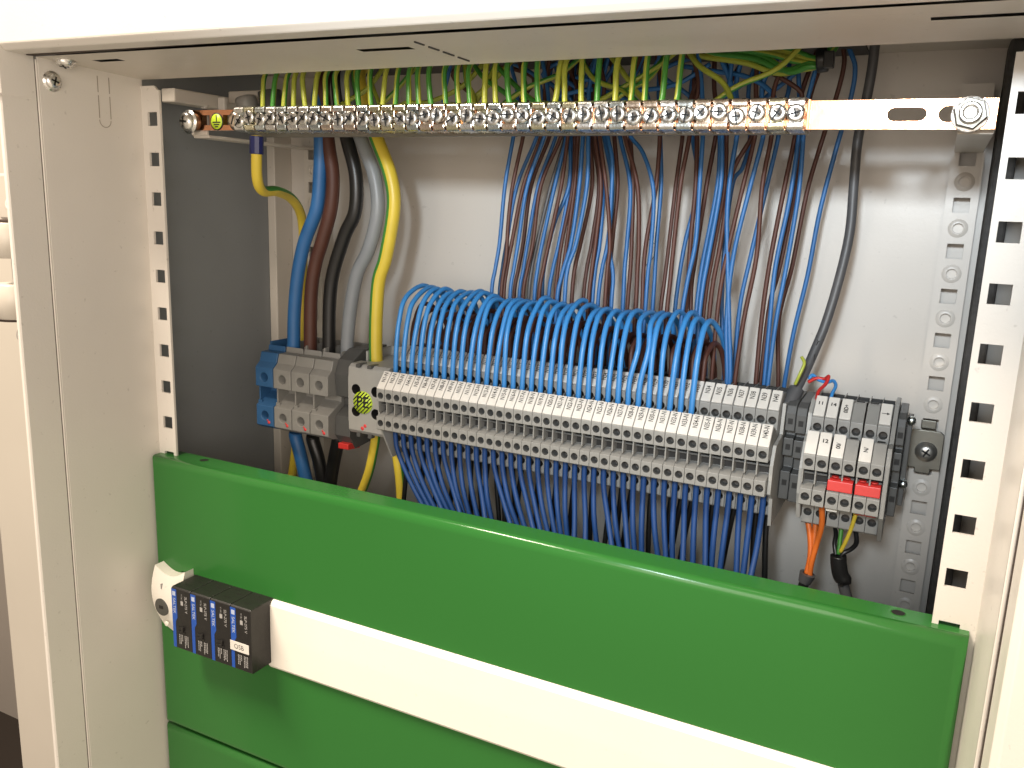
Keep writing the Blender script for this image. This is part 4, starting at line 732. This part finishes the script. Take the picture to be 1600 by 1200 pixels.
CLM = ['zinc', 'zinc_warm', 'zinc_yellow', 'zinc_cool']
def clamp_mesh(mn):
    m = MB(); w = 3.7
    # upper and lower folded ears, dark saddle, base under the bar
    for sgn in (1, -1):
        pr_ = [(12.4+1.1*(1-math.cos(a)), 3.9+3.1*math.sin(a)) for a in [math.pi/2*i/4 for i in range(5)]]
        pr_ = [(11.6, 3.6), (11.6, 5.6), (12.3, 6.7), (13.8, 7.3), (24.5, 7.3), (24.5, 6.3), (14.2, 6.3), (13.2, 3.6)]
        m.prism([(y, z*sgn) for y, z in pr_], -w, w, 0)
    m.box(-w, w, 24.5, 26, -7.3, 7.3, 0)
    m.box(-w+0.3, w-0.3, 14.6, 17.9, -5.2, 5.2, 0)
    return m.mesh('clamp', [mn, 'terminal_dark'], merge=True)
CM = [clamp_mesh(k) for k in CLM]
def screw_mesh():
    m = MB(); m.lathe((0, 14.6, 0), (0, -1, 0), [(4.0, 0), (4.0, 2.6), (3.7, 3.2), (2.9, 3.55), (2.0, 3.4), (1.0, 3.0), (0.01, 3.0)], 22)
    for a in (0.0, math.pi/2):
        u = Vector((math.cos(a), 0, math.sin(a))); v = Vector((-math.sin(a), 0, math.cos(a))); c = Vector((0, 0, 0))
        L = 3.75 if a == 0 else 1.9
        vs = [u*i*L+v*j*0.36+Vector((0, y, 0)) for y in (11.1, 10.93) for i in (-1, 1) for j in (-1, 1)]
        m.add(vs, [(0,1,3,2),(4,6,7,5),(0,4,5,1),(2,3,7,6),(0,2,6,4),(1,5,7,3)], 1)
    return m.mesh('screw', ['zinc', 'slot_black'])
SM = screw_mesh()
for k, x in enumerate(CX):
    o = bpy.data.objects.new('clamp', random.choice(CM)); C.objects.link(o); o.parent = eb
    o.location = ((x-240)*S, (0-18)*S, (zbar(x)+2)*S); o.rotation_euler = (0, random.uniform(-.02, .02), 0)
    b = o.modifiers.new('bevel', 'BEVEL'); b.width = 0.45*S; b.segments = 2; b.limit_method = 'ANGLE'
    s_ = bpy.data.objects.new('screw', SM); C.objects.link(s_); s_.parent = o
    s_.location = (0, random.uniform(-1.2, 0.4)*S, random.uniform(-1.2, 1.0)*S); s_.rotation_euler = (random.uniform(-.06, .06), random.uniform(0, 3.14), random.uniform(-.06, .06))
# dark rail the clamps hook on, in shadow behind the bar
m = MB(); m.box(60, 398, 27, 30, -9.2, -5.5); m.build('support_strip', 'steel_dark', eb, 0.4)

# ================================================================ wires
def wire(name, pts, r, mats, label, cat='wire', group=None, n=10, sub=6, **k):
    m = MB(); m.tube(pts, r, n, sub=sub, **k)
    o = m.build(name, mats, None, origin=tuple(pts[0])); return tag(o, label, cat, group)
GY = ['wire_lime', 'wire_green']
for k, (a, b, c) in enumerate(PE):
    x = a[0]
    pts = [(x, 24.5, -3), (x, 24.5, 5), b, c, (c[0]+random.uniform(-3, 5), c[1]+12, 40), (c[0]+random.uniform(-4, 6), c[1]+26, 45.2), (c[0]+random.uniform(-6, 10), c[1]+38, 47.5)]
    wire('earth_wire', pts, random.uniform(1.5, 1.62), GY, 'green and yellow wire rising from the %s clamp of the earth bar' % ordn(k+3), group='green and yellow wires fanning above the earth bar', stripe=(1, random.choice([3, 5, 6])), ph=random.uniform(0, 6.3), twist=random.uniform(-.03, .03))
for k in range(16):
    x0 = 100+k*17+random.uniform(-6, 6); dx = random.choice([-1, 1])*random.uniform(20, 60)
    pts = [(x0, random.uniform(48, 60), random.uniform(2, 14)), (x0+dx*.3, 60, random.uniform(6, 20)), (x0+dx*.7, 66, random.uniform(22, 32)), (x0+dx, 74, 44), (x0+dx*1.1, 80, 48)]
    pts = [(x0-dx*.25, 66, -1)]+pts
    wire('crossing_wire', pts, 1.5, GY, 'green and yellow wire crossing in the shade above the bar, %s from the left' % ordn(k+1), group='green and yellow wires crossing behind the fan', stripe=(1, 4), ph=random.uniform(0, 6), twist=0.02)
for k, pts in enumerate(BUNDLE):
    wire('bundled_wire', [(pts[0][0]-12, pts[0][1]+6, 46)]+pts+[(pts[-1][0]+6, pts[-1][1]+4, pts[-1][2]+8), (pts[-1][0]+8, pts[-1][1]+14, 48)], 1.7, GY, '%s of the green and yellow wires tied into the black-strapped bundle, from below' % ordn(k+1), group='wires of the tied bundle', stripe=(1, 5), ph=k*1.1, twist=0.01)
q = BUNDLE[0][-1]; m = MB(); m.lathe((q[0]-1.5, q[1], q[2]+1), (1, 0.05, 0.15), [(5.6, 0), (6.4, 0.4), (6.4, 5.4), (5.6, 5.8)], 18); m.box(q[0]+3, q[0]+8, q[1]-8, q[1]-2, q[2]-3.5, q[2]+4.5)
o = m.build('cable_tie', 'wire_black', None, 0.5, origin=q); tag(o, 'black cable tie strapping the green and yellow bundle', 'cable tie')
for k, pts in enumerate(CROSSB):
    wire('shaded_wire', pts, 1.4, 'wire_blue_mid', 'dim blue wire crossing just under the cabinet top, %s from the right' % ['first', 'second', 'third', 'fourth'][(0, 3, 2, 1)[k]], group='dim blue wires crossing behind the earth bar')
# risers between the cable entry and the terminal row
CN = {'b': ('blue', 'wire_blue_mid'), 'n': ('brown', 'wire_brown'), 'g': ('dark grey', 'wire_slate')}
cnt = {'b': 0, 'n': 0, 'g': 0}
order = sorted(range(len(RISERS)), key=lambda i: RISERS[i][1][3][0])
for i in order:
    c, pts = RISERS[i]; cnt[c] += 1
    if c == 'g': lb = 'single dark grey wire among the blue and brown drops behind the bar'
    else: lb = '%s wire dropping behind the earth bar, %s %s one from the left' % (CN[c][0], ordn(cnt[c]), CN[c][0])
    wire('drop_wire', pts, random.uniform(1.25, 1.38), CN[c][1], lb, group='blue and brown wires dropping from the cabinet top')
# upper tangle just beneath the roof, behind the bar
for k in range(14):
    x = 150+k*17+random.uniform(-6, 6); y = random.uniform(112, 138)
    pts = [(x, y, -30), (x+random.uniform(-6, 6), y, 0), (x+random.uniform(-10, 14), y-4, 20), (x+random.uniform(-20, 25), y-8, 36), (x+random.uniform(-20, 25), y-8, 47)]
    col = random.choice(['b', 'n'])
    pts[0] = (pts[1][0]+2, y, 0); pts[1] = (pts[1][0], y, 8)
    wire('shaded_wire', pts, 1.3, CN[col][1], 'short shaded %s wire above the bar, %s of the short ones from the left' % (CN[col][0], ordn(k+1)), group='shaded wires close under the cabinet top')
# loops over the front terminals
for i in range(33):
    x = XN[i]; r_ = random.uniform; zt = -102.0-0.16*i*0.6+r_(-2.5, 2.0); j = r_(-1.3, 1.3); ya = 86+r_(-5, 4)
    pts = [(x, 58.3, -163), (x, 58.3, -156), (x+j*.4, 59, -142), (x+j, 62.5+r_(-1, 1), -124+r_(-2, 2)), (x+j*1.3, 70.5+r_(-1, 1), -109.5+r_(-1, 1)), (x+j*1.5+1, ya, zt), (x+j+3.5, ya+13, zt-7), (x+j+5, 106, -126), (x+j+6, 109, -150), (x+j+6, 110, -165)]
    if i in (26, 27): pts[3] = (x+2.5, 63, -124)
    wire('loop_wire', pts, random.uniform(1.58, 1.68), 'wire_blue', 'bright blue wire looping up out of the terminal block marked N%d-N' % (i+1), group='bright blue loops over the terminal row', sub=7)
    k = i; zt = -116.5-0.1*i+r_(-3, 3)
    pts = [(x+.4, 76.5, -146), (x+.4, 76.8, -139), (x+r_(-.8, .8), 79, -128), (x+j+1, 86, zt-1.5), (x+j+2, 93, zt), (x+j+4, 101, zt-5), (x+6, 107, -138), (x+7, 110, -158)]
    wire('inner_loop_wire', pts, random.uniform(1.5, 1.62), 'wire_brown', 'brown wire arching behind the blue loops over the terminal block N%d' % (i+1), group='brown inner loops behind the blue ones', sub=6)
# blue feeders below the front row, darker ones behind
for i, q in enumerate(LOWEND):
    x = XN[i]; dx = q[0]-x
    pts = [(x, 58.4, -192), (x, 58.6, -201), (x+dx*.07, 58.2, -211), (x+dx*.42, 55, -229), (q[0], q[1], q[2]), (q[0]+dx*.4, q[1]-2, q[2]-22), (q[0]+dx*.6, q[1], q[2]-60)]
    wire('feeder_wire', pts, random.uniform(1.6, 1.72), 'wire_blue_shaded', 'blue wire leaving the underside of the terminal block marked N%d-N' % (i+1), group='blue feeder wires below the terminal row')
    if i % 2 == 0 or i in (9, 11, 13, 25, 31, 39):
        dx = random.uniform(-4, 8)
        pts = [(x+.5, 74, -207), (x+.5, 74, -213), (x+dx*.3, 73, -228), (x+dx, 70, -262), (x+dx, 68, -300)]
        wire('back_feeder_wire', pts, 1.65, 'wire_black', 'black wire hanging behind the blue ones under terminal block N%d-N' % (i+1), group='black feeder wires at the rear')
# thick supply cables
BM = {'blue': ['wire_blue_mid'], 'brown': ['wire_brown'], 'black': ['wire_black'], 'grey': ['wire_grey'], 'yellow': ['wire_yellow', 'wire_green']}
for nme, r, pts in BIG:
    kw = dict(stripe=(1, 3), ph=4.25) if nme == 'yellow' else {}
    q = pts[-1]; pts = [(pts[0][0]-4, pts[0][1]+14, 47)]+pts[:]+[(q[0], q[1]+0.5, min(q[2]-6, -160))]
    wire('supply_cable', pts, 4.75, BM[nme], 'thick %s supply cable curving down into the power terminals' % ('yellow and green' if nme == 'yellow' else nme), 'cable', 'thick supply cables', n=20, **kw)
lowl = ['thick blue cable leaving below the blue power terminal', 'left of two thick black cables below the grey power terminals', 'right of two thick black cables below the grey power terminals', 'left yellow cable below the PE terminal block', 'right yellow cable below the PE terminal block']
for (nme, r, pts), lb in zip(LOWBIG, lowl):
    kw = dict(stripe=(1, 4), ph=3.0) if nme == 'yellow' else {}
    q = pts[-1]; pts = [(pts[0][0], pts[0][1], pts[0][2]+3)]+pts+[(q[0], q[1], -300)]
    wire('outgoing_cable', pts, (3.3 if nme == 'yellow' else 4.9), BM[nme], lb, 'cable', 'thick outgoing cables', n=18, **kw)
# bar earth drop with navy sleeve
pts = EARTHDROP; t = thing('earth_drop_cable', 'green and yellow cable with navy sleeve hanging from the bar left end', 'cable', pts[0])
m = MB(); m.tube(pts, 3.4, 16, stripe=(1, 7), ph=0.6); m.build('insulation', ['wire_yellow', 'wire_green'], t)
m = MB(); a, b = Vector(pts[0]), Vector(pts[1]); d = (b-a); a2 = a+d*0.02; m.cyl(a2, d, 4.3, 11.0, 10, smooth=False); m.build('sleeve', 'tape_navy', t, 0.4)
# data cable on the right
pts = DATACABLE; t = thing('data_cable', 'dark grey sheathed cable running down the right with handwriting near its cut end', 'cable', pts[-1])
m = MB(); m.tube([(pts[0][0], pts[0][1], 47)]+pts+[(pts[-1][0]-3, pts[-1][1]-4, pts[-1][2]-12)], 2.6, 16); m.build('sheath', 'wire_slate', t)
m = MB(); e1 = Vector(pts[-2]); e2 = Vector(pts[-1]); dd = (e2-e1).normalized()
m.cyl(e2-dd*6, dd, 4.2, 20, 18, r2=4.0); m.build('stripped_end', 'wire_slate', t)
sg = Vector(pts[8]); sl = (Vector(pts[9])-Vector(pts[7])).normalized(); nr = Vector((0.02, -1, -0.05)).normalized(); sd = sl.cross(nr).normalized()
m = MB()
def stroke(path): m.tube([sg+sl*a+sd*b+nr*(math.sqrt(max(0.1, 2.7**2-b*b))+0.05) for a, b in path], 0.32, 6, sub=3)
stroke([(-10, 2), (-7, 0), (-9, -2)]); stroke([(-7, 0), (-4.5, 0.3)]); stroke([(2, 2.2), (5, -1.6), (0.5, -1)]); stroke([(5, -1.6), (7, 2)])
stroke([(9, 2.2), (11, -1.5), (12.5, 1.5), (14.5, -1.5), (16, 1.8)]); m.build('handwriting', 'ink_black', t)
m = MB(); m.tube([e2+Vector((3, -3, 24)), e2+Vector((5, -5, 21)), e2+Vector((3.5, -7, 15)), e2+Vector((1.5, -6, 9))], 0.9, 8); m.build('drain_wire', 'wire_lime', t)
wire('core_wire', REDW, 0.95, 'wire_red', 'thin red core bending into the top of the block tagged 11', group='thin cores of the dark grey cable', n=8)
wire('core_wire', BLUEW, 0.95, 'wire_blue', 'thin blue core bending into the top of the block tagged 14', group='thin cores of the dark grey cable', n=8)
for k, pts in enumerate(ORANGE):
    wire('orange_wire', pts, 1.55, 'wire_orange', '%s of three orange wires under the right terminal group' % ['left', 'middle', 'right'][k], group='orange wires under the right group')
pts = ORSHEATH; t = thing('orange_wire_sheath', 'black cable end gathering the three orange wires', 'cable', pts[0])
m = MB(); m.tube(pts, 2.8, 12); m.build('sheath', 'wire_black', t)
m = MB(); a, b = Vector(pts[0]), Vector(pts[1]); m.cyl(a, b-a, 4.4, 5.5, 12, r2=3.4); m.build('collar', 'wire_slate', t)
pts = GREYC; t = thing('grey_tail_cable', 'grey cable with black shrink sleeve behind the green plate corner', 'cable', BLACKS[0])
m = MB(); m.tube(pts+[(pts[-1][0], pts[-1][1], -300)], 2.9, 12); m.build('sheath', 'wire_slate', t)
m = MB(); m.tube(BLACKS+[pts[0]], 4.3, 14); m.build('shrink_sleeve', 'wire_black', t)
wire('core_wire', GW, 1.2, 'wire_green', 'thin green core rising from the black shrink sleeve', group='cores of the grey tail cable', n=8)
wire('core_wire', YW, 1.1, 'wire_yellow', 'thin yellow core rising from the black shrink sleeve', group='cores of the grey tail cable', n=8)
wire('core_wire', KW, 1.3, 'wire_black', 'thin black core looping right of the yellow one', group='cores of the grey tail cable', n=8)
wire('core_wire', KW2, 1.2, 'wire_black', 'thin black core rising left of the green one', group='cores of the grey tail cable', n=8)

# dim bracket at the upper left, behind the bar
t = thing('roof_bracket', 'dim beige bracket with two lugs under the cabinet top at left', 'bracket', (10, 70, 20))
m = MB(); m.prism([(22, 22), (22, 13), (60, 13), (96, 10), (96, 22)], -16, -4); m.box(-4, 34, 70, 76, 18, 26)
m.build('arm', 'paint_cream_dull', t, 1.0)
m = MB(); m.box(-8, -4.2, 48, 51, 12, 20); m.box(0, 6, 56, 59, 8, 20); m.build('lug', 'paint_cream', t, 0.6)
m = MB(); m.lathe((20, 62, 20), (0.3, 0, -1), [(0.1, 0), (7, 0), (7.5, 2), (7, 12), (0.1, 12)], 18); m.build('cable_gland', 'terminal_grey', t)
m = MB(); m.lathe((38, 66, 24), (0.2, 0, -1), [(0.1, 0), (8, 0), (8, 14), (6, 18), (0.1, 18)], 18); m.build('cable_gland', 'terminal_dark', t)

# small thread of wire shaving on the rear panel
pts = [(285, 149.4, -64), (292, 149.4, -70), (289, 149.4, -78), (283, 149.4, -84)]
wire('thread', pts, 0.25, 'wire_slate', 'fine dark thread lying on the rear panel between the drops', 'thread', n=6)

# surroundings the camera can glimpse past the left frame
o = MB().box(-2600, 1500, 900, 910, -1500, 1500).build('wall', 'room_wall'); struct(o)
o = MB().box(-2600, 1500, 220, 900, -1510, -1500).build('floor', 'room_dark'); struct(o)
o = MB().box(-420, -72, 210, 215, -1499, -250).build('wall_base', 'room_dark'); struct(o)
for o in bpy.data.objects:
    if 'o' in o.keys(): del o['o']
